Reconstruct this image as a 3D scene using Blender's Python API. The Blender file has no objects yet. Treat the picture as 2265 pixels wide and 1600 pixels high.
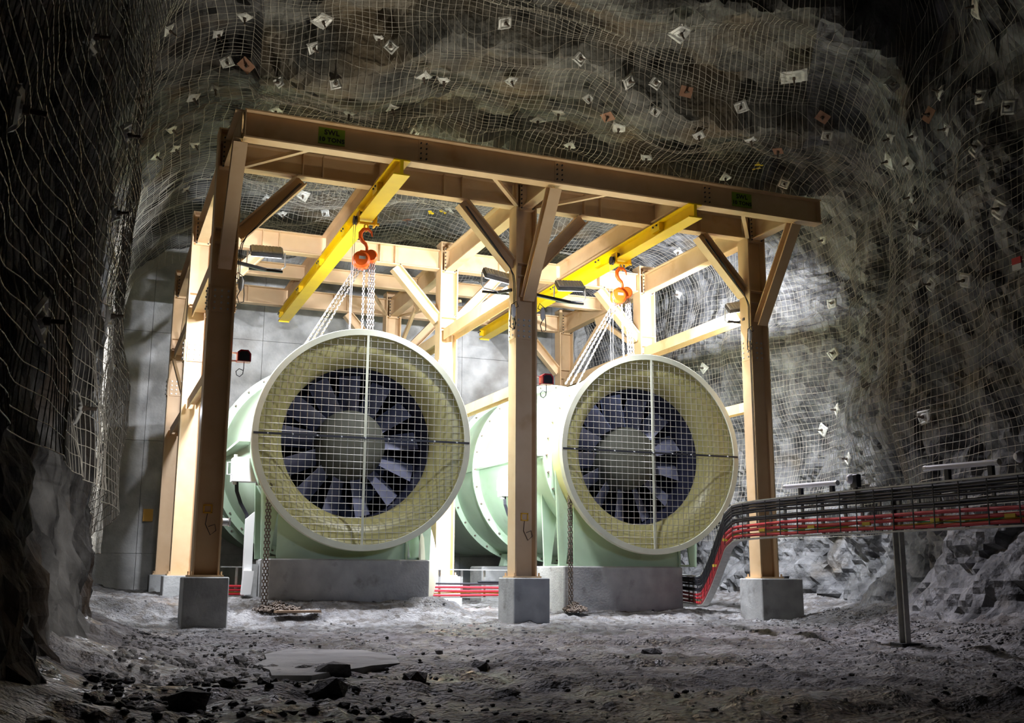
import bpy, math, random
import numpy as np
from mathutils import Vector, Matrix
random.seed(7)
SC = bpy.context.scene
COL = SC.collection
PI = math.pi

# ------------------------------------------------------------------ camera
cam_d = bpy.data.cameras.new('camera'); cam = bpy.data.objects.new('camera', cam_d); COL.objects.link(cam)
cam_d.sensor_width = 36.0; cam_d.lens = 2338.07 / 2265 * 36.0
cam_d.clip_start = 0.05; cam_d.clip_end = 200
cam.matrix_world = Matrix.Translation((0, 0, 0.7)) @ Matrix.Rotation(-0.37745, 4, 'Z') @ Matrix.Rotation(PI/2 + 0.19681, 4, 'X') @ Matrix.Rotation(0.0049, 4, 'Z')
SC.camera = cam

# ------------------------------------------------------------------ world, view, lamps
w = bpy.data.worlds.new('world'); SC.world = w; w.use_nodes = True
w.node_tree.nodes['Background'].inputs[0].default_value = (0.6, 0.7, 1.0, 1)
w.node_tree.nodes['Background'].inputs[1].default_value = 0.0
SC.view_settings.view_transform = 'Standard'; SC.view_settings.look = 'None'
SC.view_settings.gamma = 1.0; SC.view_settings.use_curve_mapping = False
SC.view_settings.exposure = 0.0

def lamp(name, loc, target, power, size, color, kind='AREA', spread=None, size_y=None, blend=0.5, angle=None):
    d = bpy.data.lights.new(name, kind); d.energy = power; d.color = color
    if kind == 'AREA':
        d.shape = 'RECTANGLE'; d.size = size; d.size_y = size_y or size
        if spread: d.spread = math.radians(spread)
    else:
        d.shadow_soft_size = size
        if kind == 'SPOT': d.spot_size = math.radians(angle or 90); d.spot_blend = blend
    o = bpy.data.objects.new(name, d); COL.objects.link(o); o.location = loc
    v = Vector(target) - Vector(loc); o.rotation_euler = v.to_track_quat('-Z', 'Y').to_euler()
    return o
COOL = (0.86, 0.90, 1.0); WARM = (1.0, 0.93, 0.78)
# floodlights on the front columns (each sits in front of the LED face of its fixture)
FLOODS = [((2.09, 14.86, 5.17), (2.3, 19.4, 0.6)), ((5.62, 14.86, 5.20), (4.6, 19.6, 0.6)),
          ((6.87, 14.86, 5.17), (7.4, 19.6, 0.8)), ((10.06, 14.86, 5.14), (11.2, 17.6, 2.6))]
for (p, t), e in zip(FLOODS, (480, 480, 520, 2000)):
    v = (Vector(t) - Vector(p)).normalized()
    lamp('floodlight_beam', Vector(p) + v * 0.12, t, e, 0.40, COOL, size_y=0.16)
# unseen lamps between and behind the fans, put in to brighten the bay
lamp('unseen_lamp_beam', (5.9, 16.6, 2.4), (5.3, 18.5, 0.4), 220, 0.25, COOL)
lamp('unseen_lamp_beam', (1.2, 16.6, 3.1), (2.2, 16.7, 0.9), 90, 0.25, COOL)
lamp('unseen_lamp_beam', (9.2, 19.5, 3.5), (8.0, 22.5, 5.0), 60, 0.3, COOL)
# added fill in the tunnel: two unseen sources thrown up at the roof
for x in (2.8, 6.4): lamp('tunnel_fill_beam', (x, 12.0, 0.8), (x, 12.1, 8.0), 24, 0.35, WARM, spread=58)
lamp('unseen_lamp_beam', (9.75, 16.35, 2.3), (11.4, 17.6, 2.4), 150, 0.25, COOL)  # added unseen source to brighten the rock wall beside the right column
# added fill pair under the front beam, brightening the bell mouths and blades
for x, q in ((4.75, 3.5), (7.0, 8.4)): lamp('bell_fill_beam', (x, 13.55, 5.5), (q, 15.9, 2.2), 26, 0.2, COOL, spread=75)
for x in (2.9, 7.4): lamp('ground_fill_beam', (x, 13.15, 5.7), (x + 0.3, 10.4, 0.0), 80, 0.25, (0.90, 0.88, 1.0), spread=72)  # added fill that backlights the floor before the frame; no fixtures here
lamp('tunnel_fill_beam', (4.0, 3.0, 2.4), (5.9, 14.0, 2.6), 17, 0.5, (0.55, 0.68, 1.0), spread=42)  # added weak cool fill on the column fronts
lamp('tunnel_fill_beam', (2.6, 5.6, 1.3), (0.0, 8.6, 0.9), 9, 0.25, (0.95, 0.92, 0.90), spread=55)  # added fill on the foot of the left rock wall

# ------------------------------------------------------------------ materials
def mat(name, base, rough=0.6, metal=0.0, var=None, scale=6.0, bump=0.0, bscale=30.0, detail=6.0, spots=None, thr=(0.55, 0.7), sscale=2.5, rvar=None):
    m = bpy.data.materials.new(name); m.use_nodes = True; nt = m.node_tree; N = nt.nodes; L = nt.links
    b = N['Principled BSDF']; b.inputs['Roughness'].default_value = rough; b.inputs['Metallic'].default_value = metal
    tc = N.new('ShaderNodeTexCoord')
    def noise(sc, det=detail):
        n = N.new('ShaderNodeTexNoise'); n.inputs['Scale'].default_value = sc; n.inputs['Detail'].default_value = det
        L.new(tc.outputs['Object'], n.inputs['Vector']); return n
    out = None
    if var:
        n = noise(scale); r = N.new('ShaderNodeValToRGB'); r.color_ramp.elements[0].position = 0.35; r.color_ramp.elements[1].position = 0.68
        r.color_ramp.elements[0].color = (*base, 1); r.color_ramp.elements[1].color = (*var, 1)
        L.new(n.outputs['Fac'], r.inputs['Fac']); out = r.outputs['Color']
    else:
        b.inputs['Base Color'].default_value = (*base, 1)
    if spots:
        n2 = noise(sscale); r2 = N.new('ShaderNodeValToRGB'); r2.color_ramp.elements[0].position = thr[0]; r2.color_ramp.elements[1].position = thr[1]
        L.new(n2.outputs['Fac'], r2.inputs['Fac'])
        mx = N.new('ShaderNodeMixRGB'); L.new(r2.outputs['Color'], mx.inputs['Fac'])
        if out: L.new(out, mx.inputs['Color1'])
        else: mx.inputs['Color1'].default_value = (*base, 1)
        mx.inputs['Color2'].default_value = (*spots, 1); out = mx.outputs['Color']
    if out: L.new(out, b.inputs['Base Color'])
    if rvar:
        n3 = noise(rvar[0], 4.0); mr = N.new('ShaderNodeMapRange'); mr.inputs['From Min'].default_value = 0.4; mr.inputs['From Max'].default_value = 0.62
        mr.inputs['To Min'].default_value = rvar[1]; mr.inputs['To Max'].default_value = rvar[2]
        L.new(n3.outputs['Fac'], mr.inputs['Value']); L.new(mr.outputs['Result'], b.inputs['Roughness'])
    if bump:
        nb = noise(bscale, 8.0); bp = N.new('ShaderNodeBump'); bp.inputs['Strength'].default_value = bump; bp.inputs['Distance'].default_value = 0.05
        L.new(nb.outputs['Fac'], bp.inputs['Height']); L.new(bp.outputs['Normal'], b.inputs['Normal'])
    return m
M = {}
M['rock'] = mat('rock', (0.05, 0.05, 0.052), 0.72, var=(0.26, 0.26, 0.265), scale=2.6, bump=0.9, bscale=9, spots=(0.15, 0.125, 0.095), thr=(0.6, 0.72), sscale=0.9, rvar=(1.2, 0.5, 0.85))
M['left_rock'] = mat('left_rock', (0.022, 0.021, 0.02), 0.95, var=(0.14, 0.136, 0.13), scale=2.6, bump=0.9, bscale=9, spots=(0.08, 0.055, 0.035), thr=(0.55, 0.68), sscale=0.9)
M['roof_rock'] = mat('roof_rock', (0.045, 0.044, 0.038), 0.8, var=(0.21, 0.205, 0.18), scale=2.2, bump=0.9, bscale=7, spots=(0.16, 0.125, 0.08), thr=(0.5, 0.66), sscale=0.8)
M['mud'] = mat('mud', (0.13, 0.125, 0.13), 0.7, var=(0.34, 0.33, 0.325), scale=3.1, bump=1.0, bscale=34, spots=(0.12, 0.105, 0.095), thr=(0.48, 0.6), sscale=7.5, rvar=(0.7, 0.14, 0.8))
M['stone'] = mat('stone', (0.07, 0.068, 0.068), 0.75, var=(0.17, 0.165, 0.16), scale=9, bump=0.6, bscale=40)
M['concrete'] = mat('concrete', (0.36, 0.355, 0.34), 0.85, var=(0.60, 0.59, 0.56), scale=2.4, bump=0.3, bscale=20, spots=(0.26, 0.24, 0.21), thr=(0.54, 0.72), sscale=0.9, detail=10)
M['block'] = mat('block', (0.30, 0.30, 0.29), 0.85, var=(0.42, 0.415, 0.40), scale=3.5, bump=0.2, bscale=30, spots=(0.2, 0.195, 0.18), thr=(0.58, 0.72), sscale=4)
M['tan'] = mat('tan_steel', (0.60, 0.40, 0.215), 0.5, var=(0.66, 0.46, 0.26), scale=3.0, spots=(0.50, 0.29, 0.12), thr=(0.60, 0.78), sscale=2.2)
M['yellow'] = mat('yellow_steel', (0.88, 0.60, 0.0), 0.42, var=(0.82, 0.54, 0.0), scale=4)
M['orange'] = mat('hoist_orange', (0.82, 0.12, 0.01), 0.4)
M['trolley'] = mat('trolley_yellow', (0.85, 0.46, 0.0), 0.45)
M['green'] = mat('fan_green', (0.36, 0.49, 0.34), 0.45, var=(0.42, 0.54, 0.40), scale=1.8, spots=(0.30, 0.37, 0.26), thr=(0.6, 0.8), sscale=3)
M['olive'] = mat('bell_olive', (0.50, 0.45, 0.18), 0.4, var=(0.56, 0.51, 0.23), scale=1.6)
M['rim'] = mat('rim_grey', (0.58, 0.58, 0.44), 0.5, var=(0.50, 0.50, 0.38), scale=3)
M['galv'] = mat('galvanised', (0.50, 0.50, 0.48), 0.45, metal=0.4, var=(0.62, 0.62, 0.6), scale=14)
M['wire'] = mat('wire', (0.60, 0.56, 0.47), 0.5, metal=0.2, var=(0.46, 0.42, 0.35), scale=1.5)
M['plate'] = mat('plate_steel', (0.66, 0.65, 0.60), 0.5, metal=0.2, var=(0.50, 0.50, 0.46), scale=9)
M['rustplate'] = mat('rust_plate', (0.30, 0.15, 0.09), 0.8, var=(0.38, 0.21, 0.13), scale=12)
M['dark'] = mat('dark_metal', (0.035, 0.035, 0.04), 0.5, metal=0.3)
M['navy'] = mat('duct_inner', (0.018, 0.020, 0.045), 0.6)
M['blade'] = mat('blade_metal', (0.42, 0.42, 0.54), 0.35, metal=0.4, var=(0.32, 0.32, 0.43), scale=6)
M['hub'] = mat('hub_paint', (0.10, 0.098, 0.07), 0.8)
M['grille'] = mat('grille_wire', (0.46, 0.44, 0.38), 0.45, metal=0.3)
M['chain'] = mat('chain_steel', (0.42, 0.38, 0.38), 0.45, metal=0.5)
M['rust'] = mat('rusty_chain', (0.10, 0.075, 0.06), 0.7, var=(0.2, 0.15, 0.11), scale=20)
M['white'] = mat('white_paint', (0.82, 0.82, 0.80), 0.5)
M['black'] = mat('black_rubber', (0.012, 0.012, 0.018), 0.55)
M['red'] = mat('red_jacket', (0.62, 0.03, 0.045), 0.4)
M['ylw_cable'] = mat('yellow_jacket', (0.75, 0.55, 0.03), 0.45)
M['grn_cable'] = mat('green_jacket', (0.03, 0.32, 0.08), 0.45)
M['tube'] = mat('frosted_tube', (0.80, 0.78, 0.82), 0.35)
M['sign'] = mat('stencil_green', (0.20, 0.34, 0.01), 0.6)
M['ink'] = mat('stencil_ink', (0.008, 0.008, 0.008), 0.7)
M['orange_tag'] = mat('orange_tag', (0.75, 0.38, 0.02), 0.5)
M['wood'] = mat('board_wood', (0.36, 0.24, 0.15), 0.8, var=(0.25, 0.17, 0.11), scale=10)
M['paint'] = mat('survey_paint', (0.85, 0.6, 0.02), 0.7)
led = bpy.data.materials.new('led_face'); led.use_nodes = True; bb = led.node_tree.nodes['Principled BSDF']
bb.inputs['Base Color'].default_value = (0.9, 0.9, 0.95, 1); bb.inputs['Emission Color'].default_value = (0.9, 0.92, 1, 1); bb.inputs['Emission Strength'].default_value = 2.5
M['led'] = led

# ------------------------------------------------------------------ mesh helper
def frame_z(d):
    d = Vector(d).normalized(); a = Vector((0, 0, 1)) if abs(d.z) < 0.95 else Vector((1, 0, 0))
    x = a.cross(d).normalized(); y = d.cross(x); return x, y, d
class MB:
    def __init__(s): s.v = []; s.f = []; s.m = []; s.cur = 0
    def add(s, vs, fs):
        o = len(s.v); s.v += [tuple(p) for p in vs]
        for f in fs: s.f.append(tuple(i + o for i in f)); s.m.append(s.cur)
        return s
    def mi(s, i): s.cur = i; return s
    def box(s, c, d, R=None, bev=0.0):
        c = Vector(c); h = Vector(d) / 2
        if bev > 0:   # chamfered vertical outline
            pr = []
            for sx, sy in ((-1, -1), (1, -1), (1, 1), (-1, 1)):
                a = (sx * h.x, sy * (h.y - bev)); b = (sx * (h.x - bev), sy * h.y)
                pr += ([a, b] if sx * sy > 0 else [b, a])
            vs = [(x, y, z) for z in (-h.z, h.z - bev) for x, y in pr] + [(x * (1 - bev / h.x), y * (1 - bev / h.y), h.z) for x, y in pr]
            fs = [tuple(range(7, -1, -1)), tuple(range(16, 24))]
            for l in (0, 8):
                for i in range(8): fs.append((l + i, l + (i + 1) % 8, l + 8 + (i + 1) % 8, l + 8 + i))
        else:
            vs = [(x * h.x, y * h.y, z * h.z) for z in (-1, 1) for x, y in ((-1, -1), (1, -1), (1, 1), (-1, 1))]
            fs = [(3, 2, 1, 0), (4, 5, 6, 7), (0, 1, 5, 4), (1, 2, 6, 5), (2, 3, 7, 6), (3, 0, 4, 7)]
        vs = [Vector(p) for p in vs]
        if R is not None: vs = [R @ p for p in vs]
        return s.add([c + p for p in vs], fs)
    def ext(s, prof, p0, p1, up, caps=True):     # profile (a,b): a along side, b along up
        p0, p1 = Vector(p0), Vector(p1); d = (p1 - p0).normalized(); up = Vector(up); up = (up - d * up.dot(d)).normalized(); sd = d.cross(up)
        n = len(prof); vs = [p + sd * a + up * b for p in (p0, p1) for a, b in prof]
        fs = [(i, (i + 1) % n, n + (i + 1) % n, n + i) for i in range(n)]
        if caps: fs += [tuple(range(n - 1, -1, -1)), tuple(range(n, 2 * n))]
        return s.add(vs, fs)
    def ibeam(s, p0, p1, up, h, wd, tf=0.022, tw=0.016):
        a, b, c = wd / 2, h / 2, tw / 2
        pr = [(-a, -b), (a, -b), (a, -b + tf), (c, -b + tf), (c, b - tf), (a, b - tf), (a, b), (-a, b), (-a, b - tf), (-c, b - tf), (-c, -b + tf), (-a, -b + tf)]
        # caps of an I profile: three quads
        o = len(s.v); s.ext(pr, p0, p1, up, caps=False)
        for k in (0, 12):
            for q in ((0, 1, 2, 11), (11, 2, 3, 10), (10, 3, 4, 9), (9, 4, 5, 8), (8, 5, 6, 7)):
                q = q if k else q[::-1]
                s.f.append(tuple(o + k + i for i in q)); s.m.append(s.cur)
        return s
    def bar(s, p0, p1, wd, th, up=(0, 0, 1)):
        a, b = wd / 2, th / 2
        return s.ext([(-a, -b), (a, -b), (a, b), (-a, b)], p0, p1, up)
    def tube(s, pts, r, n=8, closed=False, caps=True):
        pts = [Vector(p) for p in pts]; K = len(pts); vs = []; x = None
        for i, p in enumerate(pts):
            t = (pts[(i + 1) % K] - pts[i - 1]) if closed else (pts[min(i + 1, K - 1)] - pts[max(i - 1, 0)])
            t.normalize()
            if x is None: x = frame_z(t)[0]
            x = (x - t * x.dot(t)).normalized(); y = t.cross(x)
            rr = r[i] if isinstance(r, (list, tuple)) else r
            vs += [p + (x * math.cos(2 * PI * k / n) + y * math.sin(2 * PI * k / n)) * rr for k in range(n)]
        fs = []
        for i in range(K if closed else K - 1):
            j = (i + 1) % K
            fs += [(i * n + k, i * n + (k + 1) % n, j * n + (k + 1) % n, j * n + k) for k in range(n)]
        if caps and not closed: fs += [tuple(range(n - 1, -1, -1)), tuple((K - 1) * n + k for k in range(n))]
        return s.add(vs, fs)
    def cyl(s, p0, p1, r, n=12): return s.tube([p0, p1], r, n)
    def lathe(s, prof, c, axis, n=64, closed=False):    # prof: (r, h) along axis
        x, y, z = frame_z(axis); c = Vector(c); K = len(prof)
        vs = [c + z * h + (x * math.cos(2 * PI * k / n) + y * math.sin(2 * PI * k / n)) * r for r, h in prof for k in range(n)]
        fs = []
        for i in range(K if closed else K - 1):
            j = (i + 1) % K
            fs += [(i * n + k, i * n + (k + 1) % n, j * n + (k + 1) % n, j * n + k) for k in range(n)]
        return s.add(vs, fs)
    def disc(s, c, axis, r, n=48):
        x, y, z = frame_z(axis); c = Vector(c)
        return s.add([c + (x * math.cos(2 * PI * k / n) + y * math.sin(2 * PI * k / n)) * r for k in range(n)], [tuple(range(n))])
    def prism(s, poly, o, ax, ay, th):           # polygon in plane (ax, ay) with thickness th along normal
        ax, ay, o = Vector(ax), Vector(ay), Vector(o); nn = ax.cross(ay).normalized() * th; n = len(poly)
        vs = [o + ax * a + ay * b for a, b in poly] + [o + ax * a + ay * b + nn for a, b in poly]
        return s.add(vs, [tuple(range(n - 1, -1, -1)), tuple(range(n, 2 * n))] + [(i, (i + 1) % n, n + (i + 1) % n, n + i) for i in range(n)])
    def build(s, name, m, parent=None, smooth=False, label=None):
        me = bpy.data.meshes.new(name); me.from_pydata(s.v, [], s.f)
        ms = m if isinstance(m, (list, tuple)) else [m]
        for q in ms: me.materials.append(M[q])
        if len(ms) > 1: me.polygons.foreach_set('material_index', s.m)
        if smooth:
            me.polygons.foreach_set('use_smooth', [True] * len(me.polygons))
            me.set_sharp_from_angle(angle=math.radians(35))
        me.update(); o = bpy.data.objects.new(name, me); COL.objects.link(o)
        if parent is not None: place_child(o, parent)
        if label: o['label'] = label
        return o
def place_child(o, parent):
    o.parent = parent
    root = parent
    while root.parent: root = root.parent
    if parent.type == 'EMPTY': o.matrix_parent_inverse = Matrix.Translation(-Vector(parent.location))
def tag(o, label=None, cat=None, group=None, kind=None):
    if label: o['label'] = label
    if cat: o['category'] = cat
    if group: o['group'] = group
    if kind: o['kind'] = kind
    return o
def thing(name, label, cat, loc, group=None):
    o = bpy.data.objects.new(name, None); COL.objects.link(o); o.location = loc; o.empty_display_size = 0.1
    return tag(o, label, cat, group)
def kids(o): return [c for c in bpy.data.objects if c.parent == o]
def copy_tree(o, delta, parent=None):
    c = o.copy(); COL.objects.link(c)
    if parent is None: c.location = Vector(o.location) + Vector(delta)
    else: c.parent = parent
    for ch in kids(o): copy_tree(ch, delta, c)
    return c

# ------------------------------------------------------------------ noise (vectorised)
rs = np.random.RandomState(11)
PERM = rs.permutation(256); PERM = np.concatenate([PERM, PERM, PERM])
GR = rs.normal(size=(256, 3)); GR /= np.linalg.norm(GR, axis=1)[:, None]
RND = rs.rand(256, 3)
def hsh(i, j, k): return PERM[PERM[PERM[i & 255] + (j & 255)] + (k & 255)]
def perlin(p):
    p = np.asarray(p, float); i = np.floor(p).astype(int); f = p - i; u = f * f * f * (f * (f * 6 - 15) + 10); r = 0
    for a in (0, 1):
        for b in (0, 1):
            for c in (0, 1):
                g = GR[hsh(i[..., 0] + a, i[..., 1] + b, i[..., 2] + c)]
                d = g[..., 0] * (f[..., 0] - a) + g[..., 1] * (f[..., 1] - b) + g[..., 2] * (f[..., 2] - c)
                r = r + d * (u[..., 0] if a else 1 - u[..., 0]) * (u[..., 1] if b else 1 - u[..., 1]) * (u[..., 2] if c else 1 - u[..., 2])
    return r * 1.5
def worley(p):
    p = np.asarray(p, float); i = np.floor(p).astype(int); f1 = np.full(p.shape[:-1], 9.0); f2 = f1.copy(); idv = np.zeros(p.shape[:-1])
    for a in (-1, 0, 1):
        for b in (-1, 0, 1):
            for c in (-1, 0, 1):
                h = hsh(i[..., 0] + a, i[..., 1] + b, i[..., 2] + c)
                q = i + np.array([a, b, c]) + RND[h]; d = np.sqrt(((p - q) ** 2).sum(-1))
                idv = np.where(d < f1, h / 255.0, idv)
                f2 = np.minimum(f2, np.maximum(f1, d)); f1 = np.minimum(f1, d)
    return f1, f2, idv

# ------------------------------------------------------------------ the cavern: a profile swept along Y
YL = [-4, 0, 3, 4.5, 7, 9, 11, 12.4, 13.6, 16, 20, 24, 26]
XLv = [-1.3, -.8, -.50, -.36, -.16, .06, .20, .18, .02, .02, .10, .25, .3]
YR = [-4, 0, 4, 8, 10.5, 12.5, 14.5, 17, 20, 24, 26]
XRv = [10.2, 9.6, 9.2, 9.2, 9.8, 11.1, 11.7, 11.6, 11.3, 11.2, 11.2]
def sstep(a, b, x): t = np.clip((x - a) / (b - a), 0, 1); return t * t * (3 - 2 * t)
def surf(u, y, noise=True):
    """u in 0..3 : 0-1 left wall upwards, 1-2 roof, 2-3 right wall downwards. Returns point and inward normal."""
    u = np.asarray(u, float); y = np.asarray(y, float)
    xl = np.interp(y, YL, XLv); xr = np.interp(y, YR, XRv); zb = -0.6
    rl = np.interp(y, [-4, 9, 12, 15, 26], [1.0, 1.0, 1.3, 2.0, 2.0]); rr = 1.3
    H = np.interp(y, [-4, 9, 11, 14, 24, 26], [7.9, 7.8, 7.55, 7.45, 7.75, 7.75])
    px = np.zeros(np.broadcast(u, y).shape); pz = px.copy(); nx = px.copy(); nz = px.copy()
    # left wall: 0..0.78 straight, 0.78..1 arc
    t = np.clip(u / 0.78, 0, 1); a = np.clip((u - 0.78) / 0.22, 0, 1) * PI / 2
    m = u <= 1
    px = np.where(m, xl + rl * (1 - np.cos(a)), px); pz = np.where(m, zb + (H - rl - zb) * t + rl * np.sin(a), pz)
    nx = np.where(m, np.cos(a), nx); nz = np.where(m, -np.sin(a), nz)
    m = (u > 1) & (u <= 2); t = np.clip(u - 1, 0, 1)
    px = np.where(m, xl + rl + (xr - rr - xl - rl) * t, px); pz = np.where(m, H, pz); nz = np.where(m, -1, nz)
    m = u > 2; a = np.clip((u - 2) / 0.18, 0, 1) * PI / 2; t = np.clip((u - 2.18) / 0.82, 0, 1)
    px = np.where(m, xr - rr + rr * np.sin(a), px); pz = np.where(m, H - rr + rr * np.cos(a) - (H - rr - zb) * t, pz)
    nx = np.where(m, -np.sin(a), nx); nz = np.where(m, -np.cos(a), nz)
    P = np.stack([px, y + 0 * px, pz], -1); Nn = np.stack([nx, 0 * nx, nz], -1)
    # feet of the walls lean in
    foot = np.clip(1 - (pz + 0.1) / 1.5, 0, 1) ** 1.6
    P[..., 0] += np.where(u < 1, 0.38, 0) * foot * np.where(y < 14, 1, 0.3)
    P[..., 0] -= np.where(u > 2, 0.75, 0) * foot
    # brow: the roof steps up to a dark void on the right, in front of the frame
    st = (1 - sstep(10.1, 10.5, y + 0.35 * perlin(P * 0.7))) * sstep(5.2, 7.4, P[..., 0] + 0.6 * (y - 9.5) * 0)
    P[..., 2] += 2.4 * st * sstep(5.8, 7.2, P[..., 2])
    if noise:
        amp = np.where(u < 1, 0.16, np.where(u > 2, 0.40, 0.42))
        nn = amp * (perlin(P * np.array([0.33, 0.5, 0.45]) + 5.2) + 0.45 * perlin(P * np.array([0.8, 1.15, 0.9]) + 1.7))
        rid = np.abs(perlin(P * np.array([0.30, 0.62, 0.5]) + 9.1))     # long folds across the roof
        nn = nn - np.where((u > 0.8) & (u < 2.3), 0.55, 0.0) * np.clip(0.28 - rid, 0, 1) * sstep(0.8, 1.1, u)
        P = P + Nn * nn[..., None]
    # slabby steps across the roof: each drops on the side that faces the tunnel
        s1 = saw(P); P[..., 2] -= 0.30 * s1 * np.where(u > 2, 1 - sstep(2.0, 2.15, u), 1) * sstep(0.8, 1.15, u)
    return P, Nn
def saw(P):
    ph = P[..., 1] / 2.3 + 0.55 * perlin(P * np.array([0.28, 0.22, 0.0]) + 3.3) + 0.10 * P[..., 0] + 0.12 * perlin(P * np.array([1.1, .8, 0]) + 2)
    f = ph - np.floor(ph); h = RND[(np.floor(ph).astype(int)) & 255, 0] * 0.8 + 0.5
    return h * np.where(f < 0.07, f / 0.07, 1 - (f - 0.07) / 0.93)
def rough(P, Nn, k=1.0, U=None):
    P = P.copy(); P[..., 2] += 0.30 * (0.55 - saw(P)) * np.where(U > 2, 1 - sstep(2.0, 2.15, U), 1) * sstep(0.8, 1.15, U) * 0.9
    w1, w2, i1 = worley(P * 1.35); v1, v2, i2 = worley(P * 3.6 + 3.3)
    d = 0.30 * w1 + 0.16 * i1 + 0.10 * v1 + 0.07 * i2 + 0.05 * perlin(P * 8.0)
    return P - Nn * (k * d + 0.03)[..., None] if np.ndim(k) == 0 else P - Nn * ((k * d) + 0.03)[..., None]
def grid_obj(name, V, m, smooth=False, flip=False):
    a, b = V.shape[:2]; me = bpy.data.meshes.new(name); I = np.arange(a * b).reshape(a, b)
    F = np.stack([I[:-1, :-1], I[1:, :-1], I[1:, 1:], I[:-1, 1:]], -1).reshape(-1, 4)
    if flip: F = F[:, ::-1]
    me.vertices.add(a * b); me.vertices.foreach_set('co', V.reshape(-1).astype(np.float32))
    me.loops.add(F.size); me.loops.foreach_set('vertex_index', F.reshape(-1).astype(np.int32))
    me.polygons.add(len(F)); me.polygons.foreach_set('loop_start', np.arange(0, F.size, 4, dtype=np.int32))
    me.polygons.foreach_set('use_smooth', np.full(len(F), smooth)); me.update(calc_edges=True); me.validate()
    me.materials.append(M[m]); o = bpy.data.objects.new(name, me); COL.objects.link(o); return o
ys = np.arange(-3.0, 25.0, 0.075)
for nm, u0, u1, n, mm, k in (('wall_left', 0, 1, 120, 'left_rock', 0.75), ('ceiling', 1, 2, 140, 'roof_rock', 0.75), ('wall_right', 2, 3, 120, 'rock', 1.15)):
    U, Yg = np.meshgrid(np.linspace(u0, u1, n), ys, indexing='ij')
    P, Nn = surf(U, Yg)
    kk = k + 0 * P[..., 0]
    # keep the shared edges between the pieces watertight
    e = np.minimum(np.abs(U - 1), np.abs(U - 2)); kk = 0.75 + (kk - 0.75) * np.clip(e / 0.1, 0, 1)
    o = grid_obj(nm, rough(P, Nn, kk, U), mm, flip=True); tag(o, kind='structure')

# floor
PLX = None
def floor_z(x, y):
    x = np.asarray(x, float); y = np.asarray(y, float)
    z = np.interp(x, [-1, 3.7, 4.9, 5.4, 6.6, 10], [0.29, 0.32, 0.32, 0.13, 0.13, 0.12]) * sstep(14.5, 15.4, y)
    z = z + 0.0 * x
    xl = np.interp(y, YL, XLv); xr = np.interp(y, YR, XRv)
    z = z + 0.28 * np.clip(1 - (x - xl + 0.1) / 0.9, 0, 1) ** 1.5 * np.where(y < 14, 1, .5) + 0.3 * np.clip(1 - (xr - x) / 1.4, 0, 1) ** 1.5
    P = np.stack([x, y, 0 * x], -1)
    near = 1 - 0.8 * sstep(1.0, 0.2, np.abs(y - 14.4))
    z = z + 0.05 * perlin(P * 0.9) * near + 0.025 * perlin(P * 2.7) + 0.05 * sstep(0.1, 0.3, perlin(P * np.array([0.5, 1.1, 1]) + 4)) * sstep(13, 10, y) - 0.02
    return z
def floor_mesh(x0, x1, y0, y1, d):
    X, Yg = np.meshgrid(np.arange(x0, x1, d), np.arange(y0, y1, d), indexing='ij')
    z = floor_z(X, Yg); P = np.stack([X, Yg, z * 0], -1)
    w1, w2, i1 = worley(P * 5.0); v1, v2, i2 = worley(P * 11.0 + 4)
    n_ = perlin(P * np.array([1.6, 4.0, 1])); z = z + 0.02 * n_ + 0.012 * perlin(P * 6.0)
    peb = np.where(i1 > 0.62, np.clip(0.55 - w1, 0, 1), 0) * 0.07 + np.where(i2 > 0.5, np.clip(0.5 - v1, 0, 1), 0) * 0.04
    z = z + peb + 0.012 * perlin(P * 9)
    return np.stack([X, Yg, z], -1)
tag(grid_obj('floor', floor_mesh(-1.6, 12.4, -3, 24.4, 0.045), 'mud'), kind='structure')

# far bulkhead of cast concrete, board-marked panels with open joints
b = MB()
xs_ = [-0.6, 1.0, 3.4, 5.8, 8.2, 10.6, 12.2]; zs_ = [-0.5, 1.05, 3.45, 5.85, 9.2]
for i in range(len(xs_) - 1):
    for j in range(len(zs_) - 1):
        b.box(((xs_[i] + xs_[i+1]) / 2, 24.0 + 0.15 + (0.0 if j else -0.05), (zs_[j] + zs_[j+1]) / 2), (xs_[i+1] - xs_[i] - 0.008, 0.3, zs_[j+1] - zs_[j] - 0.008))
b.box((5.8, 24.35, 4.3), (13.4, 0.15, 9.8))
tag(b.build('wall_back', 'concrete'), kind='structure')

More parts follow.
